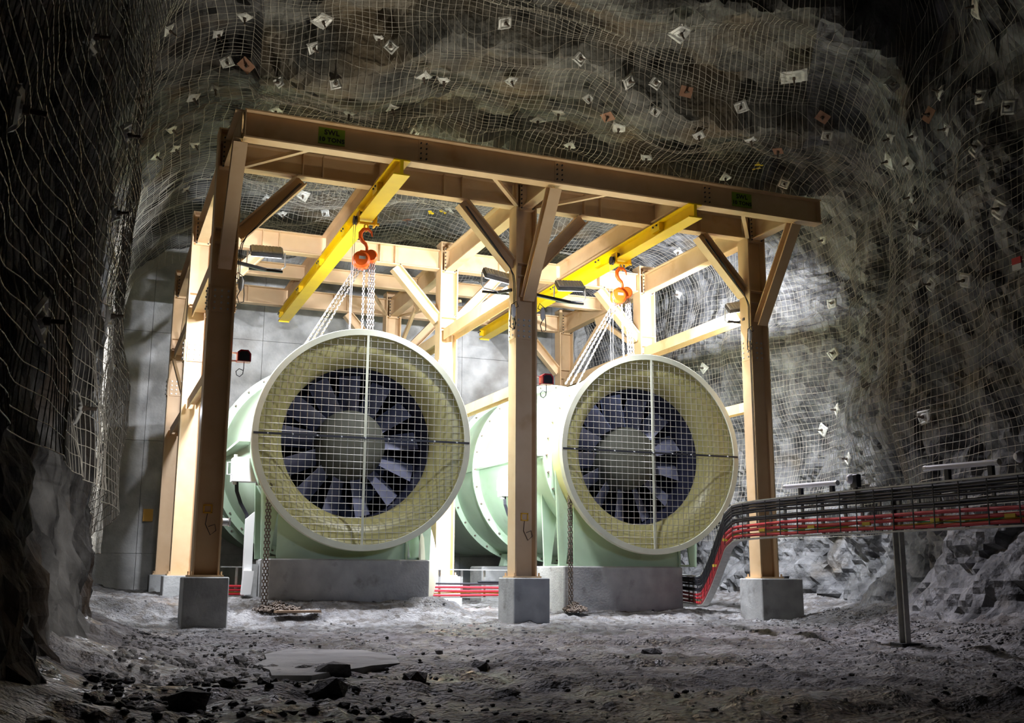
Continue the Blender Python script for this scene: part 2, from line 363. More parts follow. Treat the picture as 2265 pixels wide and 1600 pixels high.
# ------------------------------------------------------------------ wire mesh pinned over the rock
def wires(name, u0, u1, y0, y1, nu, label, spacing=0.1):
    """square weld mesh: strands follow the cavern surface"""
    V = []; F = []; off = 0; r = 0.0036
    def strand(U, Yv):
        nonlocal off
        P, Nn = surf(U, Yv)
        P = P + Nn * (0.015 + 0.05 * perlin(P * 1.9 + 7)[..., None] + 0.008 * perlin(P * 6.0)[..., None])
        P = P + 0.012 * np.stack([perlin(P * 3 + 2), perlin(P * 3 + 8), perlin(P * 3 + 5)], -1)
        t = np.gradient(P, axis=0); t /= np.linalg.norm(t, axis=1)[:, None] + 1e-9
        bn = np.cross(t, Nn); bn /= np.linalg.norm(bn, axis=1)[:, None] + 1e-9; nn = np.cross(bn, t)
        ring = np.stack([P + r * bn, P - 0.5 * r * bn + 0.87 * r * nn, P - 0.5 * r * bn - 0.87 * r * nn], 1).reshape(-1, 3)
        K = len(P); i = np.arange(K - 1)[:, None] * 3; k = np.arange(3)[None]
        f = np.stack([i + k, i + (k + 1) % 3, i + 3 + (k + 1) % 3, i + 3 + k], -1).reshape(-1, 4) + off
        V.append(ring); F.append(f); off += len(ring)
    us = np.linspace(u0, u1, nu); yy = np.arange(y0, y1 + 1e-6, spacing)
    for uu in us: strand(np.full(len(yy), uu), yy)
    for yv in yy: strand(us, np.full(len(us), yv))
    V = np.concatenate(V); F = np.concatenate(F)
    me = bpy.data.meshes.new(name); me.vertices.add(len(V)); me.vertices.foreach_set('co', V.reshape(-1).astype(np.float32))
    me.loops.add(F.size); me.loops.foreach_set('vertex_index', F.reshape(-1).astype(np.int32))
    me.polygons.add(len(F)); me.polygons.foreach_set('loop_start', np.arange(0, F.size, 4, dtype=np.int32)); me.update(calc_edges=True)
    me.materials.append(M['wire']); o = bpy.data.objects.new(name, me); COL.objects.link(o)
    return tag(o, label, 'wire mesh', 'rock support mesh')
wires('wire_mesh', 0.20, 1.0, 1.5, 23.7, 68, 'dark steel wire mesh sagging over the near left rock wall')
wires('wire_mesh', 1.0, 2.0, 7.5, 23.7, 86, 'steel wire mesh pinned under the rock roof of the cavern')
wires('wire_mesh', 2.0, 2.77, 3.5, 23.7, 64, 'steel wire mesh pinned over the right rock wall above the cable ladder')

# ------------------------------------------------------------------ tan steel frame
CX = (1.472, 5.955, 10.158); RY = (14.58, 18.36, 22.28); ZB, ZT = 6.24, 6.64; ZC = 6.79; P0 = 0.62
fr = thing('steel_frame', 'tan painted steel gantry frame of nine bolted columns standing over both fans', 'steel frame', (5.8, 14.6, P0))
def bolts(b, c, nrm, up, rows, cols, dr, dc, r=0.016):
    nrm = Vector(nrm); up = Vector(up); sd = up.cross(nrm)
    for i in range(rows):
        for j in range(cols):
            p = Vector(c) + up * (i - (rows - 1) / 2) * dr + sd * (j - (cols - 1) / 2) * dc
            b.tube([p, p + nrm * 0.022], r, 6)
for x in CX:
    for y in RY:
        b = MB(); b.ibeam((x, y, P0 + 0.02), (x, y, ZC), (1, 0, 0), 0.343, 0.30, 0.024, 0.02)
        for z in (5.15, 5.35, ZB, ZT - 0.02):
            for s in (-1, 1): b.box((x, y + s * 0.075, z), (0.295, 0.13, 0.016))
        b.box((x, y, ZC), (0.35, 0.31, 0.02))
        c = b.build('column', 'tan', fr)
        b = MB(); b.box((x, y, P0 + 0.012), (0.44, 0.42, 0.024))
        for sx in (-1, 1):
            for sy in (-1, 1): b.cyl((x + sx * 0.19, y + sy * 0.18, P0), (x + sx * 0.19, y + sy * 0.18, P0 + 0.07), 0.014, 6)
        b.build('base_plate', 'tan', c)
        b = MB(); b.mi(0); b.box((x, y - 0.02, 4.35), (0.26, 0.03, 0.34)); b.mi(1); bolts(b, (x, y - 0.035, 4.35), (0, -1, 0), (0, 0, 1), 4, 3, 0.085, 0.09)
        b.build('splice_plate', ['tan', 'galv'], c)
        for s in (-1, 1):
            b = MB(); b.mi(0); b.box((x + s * 0.178, y, 4.35), (0.014, 0.26, 0.36)); b.mi(1); bolts(b, (x + s * 0.183, y, 4.35), (s, 0, 0), (0, 0, 1), 4, 2, 0.085, 0.14)
            b.build('splice_plate', ['tan', 'galv'], c)
# beams across the frame
EX0, EX1 = 1.50, 10.62; YF = 13.36
def beam(name, p0, p1, h, wd, up=(0, 0, 1), tw=0.014, tf=0.02, stiff=(), parent=fr):
    b = MB(); b.ibeam(p0, p1, up, h, wd, tf, tw)
    p0, p1 = Vector(p0), Vector(p1); d = (p1 - p0).normalized(); sd = d.cross(Vector(up)).normalized()
    for t in stiff:
        p = p0 + d * t
        for s in (-1, 1):
            b.prism([(s * tw / 2, -h/2 + tf), (s * wd / 2 * 0.96, -h/2 + tf), (s * wd / 2 * 0.96, h/2 - tf), (s * tw / 2, h/2 - tf)], p, sd, Vector(up).normalized(), 0.012)
    return b.build(name, 'tan', parent)
zc = (ZB + ZT) / 2; hb = ZT - ZB
fb = beam('front_beam', (EX0, YF, zc - .01), (EX1, YF, zc - .01), 0.40, 0.20, stiff=(0.02, 9.1))
for x in (3.95, 6.02, 8.52):
    b = MB(); b.mi(0); b.box((x, YF - 0.014, zc), (0.14, 0.014, 0.33)); b.mi(1); bolts(b, (x, YF - 0.02, zc), (0, -1, 0), (0, 0, 1), 4, 2, 0.075, 0.08, 0.012)
    b.build('splice_plate', ['tan', 'dark'], fb)
for y in RY:
    for i in range(2):
        L = CX[i+1] - CX[i] - 0.36
        beam('cross_beam', (CX[i] + 0.18, y, zc + .02), (CX[i+1] - 0.18, y, zc + .02), 0.38, 0.19, stiff=(0.85, 1.14, L - 1.14, L - 0.85))
for i in range(2): beam('intermediate_beam', (CX[i] + 0.02, 20.3, zc + .05), (CX[i+1] - 0.02, 20.3, zc + .05), 0.28, 0.16)
for x in CX:
    xx = x + 0.0
    beam('cantilever_beam', (xx, YF + 0.0, zc), (xx, RY[0] - 0.15, zc), 0.40, 0.17)
    for a, c in ((0, 1), (1, 2)):
        beam('side_beam', (xx, RY[a] + 0.15, zc), (xx, RY[c] - 0.15, zc), 0.40, 0.18)
        beam('girt', (xx + .02, RY[a] + 0.14, 5.02), (xx + .02, RY[c] - 0.14, 5.02), 0.24, 0.2, up=(1, 0, 0))
        beam('girt', (xx, RY[a] + 0.14, 3.43), (xx, RY[c] - 0.14, 3.43), 0.16, 0.16, up=(1, 0, 0))
    # knee from the overhanging beam back down to the front column
    beam('knee_brace', (xx, YF + 0.02, ZB - 0.02), (xx, RY[0] - 0.17, 4.78), 0.17, 0.18, up=(0, 1, 0))
    # bolted end plates
    for y, s in ((RY[0], -1), (RY[1], -1), (RY[2], -1)):
        b = MB(); b.mi(0); b.box((xx, y + s * 0.155, zc), (0.22, 0.012, 0.48)); b.mi(1)
        bolts(b, (xx - 0.0, y + s * 0.16, zc), (0, s, 0), (0, 0, 1), 7, 2, 0.07, 0.19, 0.012)
        b.build('end_plate', ['tan', 'dark'], fr)
    # chevron braces between the middle and rear rows
    g = MB(); g.prism([(-0.32, 0), (0.32, 0), (0.16, -0.32), (-0.16, -0.32)], (xx - 0.01, 20.3, ZB), (0, 1, 0), (0, 0, 1), 0.02); g.build('gusset', 'tan', fr)
    for s, ye in ((-1, RY[1] + 0.16), (1, RY[2] - 0.16)):
        b = MB(); b.bar((xx, 20.3 + s * 0.14, ZB - 0.2), (xx, ye, 5.12), 0.10, 0.06, up=(1, 0, 0)); b.build('brace', 'tan', fr)
    # thin diagonals between the two girts of the rear bay
    b = MB(); b.bar((xx - .1, RY[1] + 0.16, 3.5), (xx - .1, RY[2] - 0.16, 4.9), 0.07, 0.05, up=(1, 0, 0)); b.build('brace', 'tan', fr)
for y in RY:
    for i, x in enumerate(CX):
        for s in (-1, 1):
            if (i == 0 and s < 0) or (i == 2 and s > 0): continue
            beam('knee_brace', (x + s * 0.17, y, 5.30), (x + s * 1.02, y, ZB - 0.0), 0.19, 0.19, up=(-s * .7, 0, .7))
# flat plan braces in the roof plane
for (yc, ye) in ((RY[0] - 0.15, YF + 0.05), (RY[2] - 0.15, 20.36)):
    for i, x in enumerate(CX):
        for s in (-1, 1):
            if (i == 0 and s < 0) or (i == 2 and s > 0): continue
            b = MB(); b.bar((x + s * 0.17, yc, ZB + 0.03), (x + s * 0.95, ye, ZB + 0.03), 0.06, 0.05); b.build('plan_brace', 'tan', fr)
# support beams directly over the runways
RX = (3.62, 8.25)
for x in RX:
    for a, c in ((YF + 0.02, RY[0] - .1), (RY[0] + .1, RY[1] - .1), (RY[1] + .1, RY[2] - .1)):
        beam('runway_support', (x, a, zc + .03), (x, c, zc + .03), 0.34, 0.17)

# stencilled plates on the front beam
def stencil(x, label):
    t = thing('load_sign', label, 'sign', (x, YF - 0.01, zc), 'safe load signs on the front beam')
    MB().box((x, YF - 0.014, zc + .01), (0.36, 0.006, 0.23)).build('panel', 'sign', t)
    for s, z, sz in (('SWL', zc + 0.03, 0.085), ('10 TONS', zc - 0.07, 0.072)):
        cu = bpy.data.curves.new('lettering', 'FONT'); cu.body = s; cu.size = sz * 1.15; cu.align_x = 'CENTER'; cu.extrude = 0.001; cu.offset = 0.003; cu.space_character = 1.1
        o = bpy.data.objects.new('tmp', cu); COL.objects.link(o)
        dg = bpy.context.evaluated_depsgraph_get(); me = bpy.data.meshes.new_from_object(o.evaluated_get(dg)); bpy.data.objects.remove(o)
        me.transform(Matrix.Translation((x, YF - 0.019, z)) @ Matrix.Rotation(PI/2, 4, 'X'))
        me.materials.clear(); me.materials.append(M['ink']); q = bpy.data.objects.new('lettering', me); COL.objects.link(q); place_child(q, t)
stencil(2.66, 'green stencilled load sign near the left end of the front beam')
stencil(9.16, 'darker green stencilled load sign near the right end of the front beam')

# ------------------------------------------------------------------ pedestals and plinths
for i, x in enumerate(CX):
    for j, y in enumerate(RY):
        wd, dp = ((0.56, 0.62), (0.56, 0.62), (0.78, 0.62))[i] if j == 0 else (0.56, 0.6)
        bz = -0.08 if j == 0 else 0.1
        xo = (0.0, 0.02, 0.10)[i] if j == 0 else 0
        o = MB().box((x + xo, y - 0.02, (P0 + bz) / 2), (wd, dp, P0 - bz), bev=0.012).build('pedestal', 'block')
        lab = [['left', 'middle', 'right'][i]]
        tag(o, 'concrete pedestal under the %s steel column of the %s row' % (['left', 'middle', 'right'][i], ['front', 'middle', 'rear'][j]), 'pedestal', 'concrete column pedestals')
PL = ((2.42, 4.80, 0.875), (7.0, 9.14, 0.80))
for (x0, x1, zt), nm in zip(PL, ('left', 'right')):
    b = MB().box(((x0 + x1) / 2, 16.0, (zt + 0.0) / 2), (x1 - x0, 1.2, zt - 0.0), bev=0.02)
    tag(b.build('plinth', 'block'), 'long stained concrete plinth under the front of the %s fan' % nm, 'plinth', 'fan plinths')
    b = MB().box(((x0 + x1) / 2 + 0.1, 20.1, zt / 2 + .02), (1.9, 0.7, zt - 0.02), bev=0.02)
    tag(b.build('plinth', 'block'), 'concrete plinth behind the cable ladder under the rear of the %s fan' % nm, 'plinth', 'fan plinths')

# ------------------------------------------------------------------ fans
def make_fan(x, z, y0, zt, label, nb, phase, ybox):
    t = thing('axial_fan', label, 'fan', (x, y0, z), 'mine ventilation fans'); A = (0, 1, 0); c = (x, y0, z)
    # bell mouth: outer lip, rolled inner curve to the throat, outside shell back to the flange
    pr = [(1.61, 0.0), (1.615, 0.10), (1.60, 0.16)]
    pr += [(1.60 - 0.22 * math.sin(a) , 0.16 + 0.5 * (1 - math.cos(a))) for a in np.linspace(0, PI/2, 7)[1:]]
    pr += [(1.36, 0.95), (1.13, 0.95), (1.13, 0.52)]
    pr += [(1.13 + 0.36 * (1 - math.cos(a)), 0.52 - 0.40 * math.sin(a)) for a in np.linspace(0, PI/2, 10)[1:]]
    pr += [(1.52, 0.10), (1.535, 0.0)]
    MB().lathe(pr, c, A, 96, closed=True).build('bell_mouth', 'olive', t, smooth=True)
    MB().lathe([(1.53, -0.012), (1.615, -0.012), (1.622, 0.0), (1.622, 0.09), (1.60, 0.11), (1.53, 0.06)], c, A, 96, closed=True).build('rim', 'rim', t, smooth=True)
    # casing
    pr = [(1.30, 0.95), (1.42, 1.0), (1.46, 1.5), (1.50, 2.6), (1.60, 3.85), (1.62, 5.2), (1.55, 6.2), (1.5, 8.95)]
    pr2 = [(r - 0.05, h) for r, h in pr[::-1]]
    pr2 = [(1.13 if h < 3.2 else r, h) for r, h in pr2]
    cs = MB().lathe(pr + pr2, c, A, 96, closed=True).build('casing', ['green'], t, smooth=True)
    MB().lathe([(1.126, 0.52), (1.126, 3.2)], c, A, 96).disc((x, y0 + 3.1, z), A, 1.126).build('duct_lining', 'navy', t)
    for h, r, wd in ((1.0, 1.50, 0.05), (3.85, 1.73, 0.05), (5.2, 1.73, 0.05)):
        b = MB(); b.mi(0); b.lathe([(r - 0.16, h - wd/2), (r, h - wd/2), (r, h + wd/2), (r - 0.16, h + wd/2)], c, A, 96, closed=True)
        b.mi(1)
        for k in range(32):
            a = 2 * PI * k / 32; p = Vector((x + (r - 0.05) * math.cos(a), y0 + h - wd/2, z + (r - 0.05) * math.sin(a))); b.tube([p - Vector((0, 0.03, 0)), p], 0.018, 6)
        b.build('flange', ['green', 'rust'], t)
    for s in (-1, 1):
        b = MB(); b.box((x + s * 1.56, y0 + 3.5, z + 0.0), (0.20, 5.0, 0.035)); b.build('seam_flange', 'green', t)
    # hub and blades
    hb_ = 0.54
    MB().lathe([(0.001, 0.62), (0.25, 0.64), (0.42, 0.70), (0.51, 0.80), (hb_, 0.95), (hb_, 1.6)], c, A, 48).build('hub', 'hub', t, smooth=True)
    for k in range(nb):
        a = phase + 2 * PI * k / nb; b = MB(); rad = Vector((math.cos(a), 0, math.sin(a))); tan = Vector((-math.sin(a), 0, math.cos(a))); ax = Vector((0, 1, 0)); rows = []
        for q in range(7):
            f = q / 6; r = hb_ - 0.01 + (1.11 - hb_) * f; tw = math.radians(38 + 16 * f); ch = 0.36 - 0.02 * f
            row = []
            for g in np.linspace(-0.5, 0.5, 6):
                cam_ = 0.04 * (1 - (2 * g) ** 2)
                row.append(Vector(c) + rad * r + ax * (1.10 + ch * g * math.cos(tw)) + tan * (ch * g * math.sin(tw) + cam_))
            rows.append(row)
        vs = [p for rw in rows for p in rw]; vs += [p + tan * 0.012 + ax * 0.006 for p in vs]; n = 6; o = 42
        fs = []
        for i in range(6):
            for j in range(5):
                q = (i*n+j, i*n+j+1, (i+1)*n+j+1, (i+1)*n+j); fs.append(q[::-1]); fs.append(tuple(v + o for v in q))
        for i in range(6):
            fs.append((i*n, (i+1)*n, (i+1)*n+o, i*n+o)); fs.append(((i+1)*n+5, i*n+5, i*n+5+o, (i+1)*n+5+o))
        b.add(vs, fs); b.build('blade', 'blade', t, smooth=True)
    # grille: four quadrants of weld mesh plus the crossing bars
    for sx in (-1, 1):
        for sz in (-1, 1):
            b = MB(); R = 1.565
            for k in range(0, 16):
                d = 0.05 + 0.1 * k; h = math.sqrt(max(R * R - d * d, 0.0))
                if h < 0.12: continue
                b.tube([(x + sx * d, y0 + 0.02, z + sz * 0.01), (x + sx * d, y0 + 0.02, z + sz * (h - 0.02)), (x + sx * d, y0 + 0.07, z + sz * h)], 0.0042, 5)
                b.tube([(x + sx * 0.01, y0 + 0.012, z + sz * d), (x + sx * (h - 0.02), y0 + 0.012, z + sz * d), (x + sx * h, y0 + 0.07, z + sz * d)], 0.0042, 5)
            b.build('grille_panel', 'grille', t)
    MB().box((x, y0 - 0.004, z), (0.035, 0.012, 3.10)).build('grille_bar', 'rim', t, label='upright flat bar down the grille')
    b = MB(); b.mi(0); b.box((x, y0 - 0.012, z), (3.20, 0.014, 0.03)); b.mi(1)
    for k in range(9): b.tube([(x - 1.4 + 0.35 * k, y0 - 0.02, z), (x - 1.4 + 0.35 * k, y0 - 0.035, z)], 0.012, 6)
    b.build('grille_bar', ['dark', 'galv'], t, label='dark level bar across the grille')
    # stand under the bell and saddles
    b = MB(); b.prism([(-1.08, zt - z), (0.9, zt - z), (0.9, -0.9), (0.5, -1.2), (-0.5, -1.28), (-1.08, -0.85)], (x, y0 + 0.75, z), (1, 0, 0), (0, 0, 1), 0.02)
    b.cyl((x + 0.86, y0 + 0.72, zt), (x + 0.86, y0 + 0.72, z - 1.0), 0.02, 8); b.build('stand_panel', 'green', t)
    for yy in (0.9, 1.5):
        b = MB(); b.prism([(-1.28, zt - z), (-1.16, zt - z), (-1.02, -0.7), (-1.34, -0.25)], (x, y0 + yy, z), (1, 0, 0), (0, 0, 1), 0.04)
        b.prism([(1.16, zt - z), (1.28, zt - z), (1.34, -0.25), (1.02, -0.7)], (x, y0 + yy, z), (1, 0, 0), (0, 0, 1), 0.04)
        b.box((x, y0 + yy + .02, zt + 0.02), (2.5, 0.14, 0.03)); b.build('saddle', 'green', t)
    for s in (-1, 1):
        b = MB(); b.prism([(-0.10, zt - z + .02), (0.10, zt - z + .02), (0.03, -1.55), (-0.03, -1.55)], (x + s * 0.6, y0 + 5.1, z), (1, 0, 0), (0, 0, 1), 0.25)
        b.build('saddle', 'green', t)
    b = MB(); b.tube([(x - 1.20, y0 + 0.9, z - 1.05), (x - 0.98, y0 + 0.9, z - 1.05)], 0.02, 8); b.build('stay_rod', 'galv', t)
    # white junction box with its handle and leads
    bx = x - 1.50; by = y0 + ybox; jz = z - 0.42
    jb = MB().box((bx, by, jz), (0.44, 0.26, 0.36), bev=0.015).build('junction_box', 'white', t)
    b = MB(); b.tube([(bx - 0.22, by - 0.05, jz + 0.10), (bx - 0.29, by - 0.05, jz + 0.10), (bx - 0.29, by - 0.05, jz - 0.08), (bx - 0.22, by - 0.05, jz - 0.08)], 0.010, 6)
    b.build('handle', 'white', jb)
    b = MB()
    for k, dx in enumerate((-0.17, 0.17)):
        for dz in (-0.2, 0.2): MB().box((bx + dx, by, jz + dz), (0.05, 0.06, 0.05)).build('bracket', 'galv', jb)
    ld = MB()
    for k in range(3):
        e = 0.018 * k
        ld.tube([(bx - 0.16 + e, by - .02, jz - 0.18), (bx - 0.15 + e, by - .02, jz - 0.32), (bx - 0.08 + e, by, jz - 0.5), (bx + 0.02 + e, by + .02, jz - 0.66), (bx + 0.05 + e, by + .02, jz - 0.82)], 0.011, 6)
    ld.build('lead', 'black', jb)
    return t
make_fan(3.656, 2.603, 15.0, 0.875, 'large left axial fan with pale green casing, olive bell mouth and wire grille', 13, 0.12, 1.2)
make_fan(8.404, 2.603, 15.0, 0.80, 'large right axial fan with pale green casing, olive bell mouth and shadowed rotor', 13, 0.30, 2.4)
# cable duct beside the left fan
b = MB(); b.prism([(-0.07, 0.0), (0.05, 0.0), (0.05, 1.06), (-0.07, 0.95)], (2.24, 16.2, 0.50), (1, 0, 0), (0, 0, 1), 0.12)
b.prism([(-0.09, 0.0), (0.04, 0.0), (0.07, 0.34), (-0.07, 0.34)], (2.24, 16.15, 0.36), (1, 0, 0), (0, 0, 1), 0.16)
tag(b.build('cable_duct', 'white'), 'white upright steel cable duct beside the left fan plinth', 'cable duct')
b = MB(); b.box((2.33, 16.4, 0.55), (0.16, 0.2, 0.5)); 
tag(b.build('switch_box', 'galv'), 'grey switch box behind the foot of the white cable duct', 'switch box')

# round steel hatch door leaning behind the left plinth
t = thing('hatch_door', 'round steel hatch door seen edge-on right of the left fan plinth', 'hatch door', (5.02, 16.2, 0.3))
ax_ = Matrix.Rotation(math.radians(-12), 3, 'Z') @ Vector((1.0, -0.31, 0.06))
b = MB(); b.lathe([(0.0001, -0.03), (0.52, -0.03), (0.58, -0.012), (0.58, 0.012), (0.52, 0.03), (0.0001, 0.05)], (5.02, 16.2, 0.86), ax_, 40); b.build('lid', 'rim', t, smooth=True)
b = MB(); b.tube([(4.93, 16.0, 1.45), (4.90, 16.05, 1.0), (4.88, 16.0, 0.55), (4.90, 16.0, 0.35)], 0.018, 8); b.box((4.9, 16.0, 1.0), (0.05, 0.06, 0.12)); b.box((4.89, 16.0, .6), (0.05, 0.06, 0.1)); b.build('locking_bar', 'galv', t)

# ------------------------------------------------------------------ yellow runways, trolleys, hoists
for x, y1, nm in ((RX[0], 22.6, 'left'), (RX[1], 22.6, 'right')):
    t = thing('crane_runway', 'bright yellow steel crane runway beam above the %s fan' % nm, 'crane beam', (x, 13.3, 6.0), 'yellow crane runways')
    MB().ibeam((x, 13.25, 6.125), (x, y1, 6.125), (0, 0, 1), 0.225, 0.235, 0.018, 0.05).build('beam', 'yellow', t)
    for y in (14.3, 16.4, 18.4, 20.4, y1 - 0.02):
        b = MB(); b.mi(0); b.box((x - 0.06, y, 6.16), (0.10, 0.26 if y < y1 - 1 else 0.05, 0.14)); b.mi(1)
        for k in (-1, 1): b.tube([(x - 0.11, y + k * 0.06, 6.18), (x - 0.13, y + k * 0.06, 6.18)], 0.016, 6)
        b.build('clamp', ['yellow', 'dark'], t)
    MB().box((x, y1 - 0.05, 6.02), (0.22, 0.02, 0.06)).build('end_stop', 'yellow', t)
def chain(b, p0, p1, link=0.055, wr=0.007, lw=0.016):
    p0, p1 = Vector(p0), Vector(p1); d = (p1 - p0); n = max(2, int(d.length / (link * 0.72))); x, y, z = frame_z(d)
    for k in range(n):
        c = p0 + d * ((k + 0.5) / n); s = x if k % 2 else y
        pts = [c + z * (link * 0.5 * math.cos(a)) + s * (lw * math.sin(a)) for a in (0, PI/3, 2*PI/3, PI, 4*PI/3, 5*PI/3)]
        b.tube(pts, wr, 4, closed=True)
def hoist(x, y, nm, ends):
    t = thing('chain_hoist', 'orange chain hoist hanging by its hook from the %s yellow trolley' % nm, 'chain hoist', (x, y, 5.5), 'orange chain hoists')
    # hook
    pts = []
    for a in np.linspace(-0.35 * PI, 1.15 * PI, 12): pts.append((x + 0.02 - 0.075 * math.cos(a + 0.3), y, 5.70 - 0.075 * math.sin(a - 0.2 + PI) ))
    pts = [(x + 0.085, y, 5.735), (x + 0.075, y, 5.68), (x + 0.03, y, 5.655), (x - 0.03, y, 5.67), (x - 0.07, y, 5.72), (x - 0.085, y, 5.79), (x - 0.06, y, 5.85), (x - 0.01, y, 5.87), (x + 0.04, y, 5.85)]
    hk = [(x + 0.10, y, 5.76), (x + 0.085, y, 5.83), (x + 0.03, y, 5.87), (x - 0.04, y, 5.86), (x - 0.085, y, 5.80), (x - 0.085, y, 5.73), (x - 0.05, y, 5.67), (x + 0.0, y, 5.63), (x + 0.02, y, 5.58), (x + 0.02, y, 5.50)]
    MB().tube(hk, [0.008, 0.018, 0.028, 0.032, 0.034, 0.034, 0.03, 0.026, 0.022, 0.022], 10).build('hook', 'orange', t, smooth=True)
    b = MB(); b.lathe([(0.0001, -0.10), (0.10, -0.10), (0.135, -0.07), (0.14, 0.07), (0.10, 0.09), (0.0001, 0.09)], (x - 0.06, y, 5.36), (0.25, 1, 0), 24)
    b.lathe([(0.0001, -0.08), (0.08, -0.08), (0.10, -0.05), (0.10, 0.06), (0.0001, 0.07)], (x + 0.09, y, 5.44), (0.25, 1, 0), 20)
    b.box((x + 0.01, y, 5.45), (0.20, 0.12, 0.12)); b.build('housing', 'orange', t, smooth=True)
    MB().box((x - 0.05, y - 0.107, 5.38), (0.14, 0.012, 0.045)).build('name_plate', 'galv', t, label='small grey plate on the housing')
    for a, e in ends:
        b = MB(); chain(b, a, e); b.build('chain', 'chain', t)
    # trolley on the runway
    tr = thing('trolley', 'orange yellow beam trolley riding the %s crane runway' % nm, 'trolley', (x, y, 6.0), 'beam trolleys')
    for s in (-1, 1):
        MB().box((x + s * 0.135, y, 6.03), (0.02, 0.22, 0.20), bev=0.008).build('side_plate', 'trolley', tr)
        for k in (-1, 1):
            MB().lathe([(0.0001, -0.02), (0.045, -0.02), (0.045, 0.02), (0.0001, 0.02)], (x + s * 0.10, y + k * 0.07, 6.075), (1, 0, 0), 16).build('wheel', 'dark', tr)
    MB().cyl((x - 0.20, y, 5.965), (x + 0.20, y, 5.965), 0.022, 10).build('spindle', 'trolley', tr)
    b = MB(); b.tube([(x, y, 5.96), (x - 0.03, y, 5.92), (x - 0.025, y, 5.855), (x, y, 5.835), (x + 0.025, y, 5.855), (x + 0.03, y, 5.92)], 0.014, 8, closed=True); b.build('shackle', 'trolley', tr)
    b = MB(); b.lathe([(0.0001, -0.02), (0.075, -0.02), (0.06, 0.0), (0.075, 0.02), (0.0001, 0.02)], (x - 0.18, y, 5.99), (1, 0, 0), 20); b.build('hand_wheel', 'dark', tr)
    b = MB()
    for k in (-1, 1): b.tube([(x - 0.18, y + k * 0.07, 5.98), (x - 0.20, y + k * 0.06, 5.0), (x - 0.2, y + k * 0.03, 4.12)], 0.004, 4)
    b.build('pull_chain', 'chain', tr)
hx, hy = RX[0] + .02, 15.30
hoist(hx, hy, 'left', [((hx - .10, hy, 5.26), (2.93, 16.2, 4.02)), ((hx - .14, hy, 5.26), (2.82, 16.2, 3.96)), ((hx - .06, hy, 5.24), (3.02, 16.2, 4.02)),
    ((hx - .01, hy, 5.26), (hx - .01, hy, 4.14)), ((hx + .07, hy, 5.36), (hx + .07, hy, 4.14)), ((hx + .11, hy, 5.36), (hx + .11, hy, 4.14)), ((hx + .14, hy, 5.36), (hx + .15, hy, 4.14))])
hx, hy = RX[1], 15.7
hoist(hx, hy, 'right', [((hx - .10, hy, 5.26), (7.60, 16.4, 3.9)), ((hx - .14, hy, 5.26), (7.50, 16.4, 3.9)), ((hx - .06, hy, 5.24), (7.72, 16.4, 3.9)),
    ((hx + .0, hy, 5.26), (hx + .03, hy, 3.95)), ((hx + .08, hy, 5.36), (hx + .13, hy, 3.95)), ((hx + .12, hy, 5.36), (hx + .18, hy, 3.95)), ((hx + .15, hy, 5.36), (hx + .24, hy, 3.95))])
# hand chains that end in heaps on the ground
def heap(x, y, zb, zt_, nm):
    t = thing('hand_chain', 'rusty hand chain ending in a heap on the ground by the %s plinth' % nm, 'chain', (x, y, zb), 'chains piled on the ground')
    b = MB(); chain(b, (x, y, zt_), (x, y, zb + 0.03), link=0.06, wr=0.008, lw=0.02); chain(b, (x + 0.035, y, zt_), (x + 0.045, y, zb + 0.03), link=0.06, wr=0.008, lw=0.02); b.build('hanging_chain', 'rust', t)
    b = MB(); rnd = random.Random(3)
    for k in range(150):
        a = rnd.random() * 2 * PI; q = rnd.random() ** 0.6; rx = 0.26 * q; px = x + 0.20 + rx * math.cos(a) * (1.3 if nm == 'left' else .7) - (0 if nm == 'left' else .14); py = y - 0.08 + 0.16 * q * math.sin(a)
        hz = 0.13 * (1 - q) * rnd.random() + 0.015; d = Vector((rnd.uniform(-1, 1), rnd.uniform(-1, 1), rnd.uniform(-.4, .4))).normalized() * 0.035
        c = Vector((px, py, zb + hz)); chain(b, c - d, c + d, link=0.055, wr=0.009, lw=0.02)
    b.build('chain_heap', 'rust', t)
heap(2.32, 15.12, 0.16, 1.9, 'left'); heap(6.98, 15.16, 0.12, 1.95, 'right')
t = MB().box((2.75, 14.80, 0.16), (0.62, 0.14, 0.03), R=Matrix.Rotation(0.1, 3, 'Z')).build('board', 'wood'); tag(t, 'weathered board lying under the rusty chain heap', 'board')

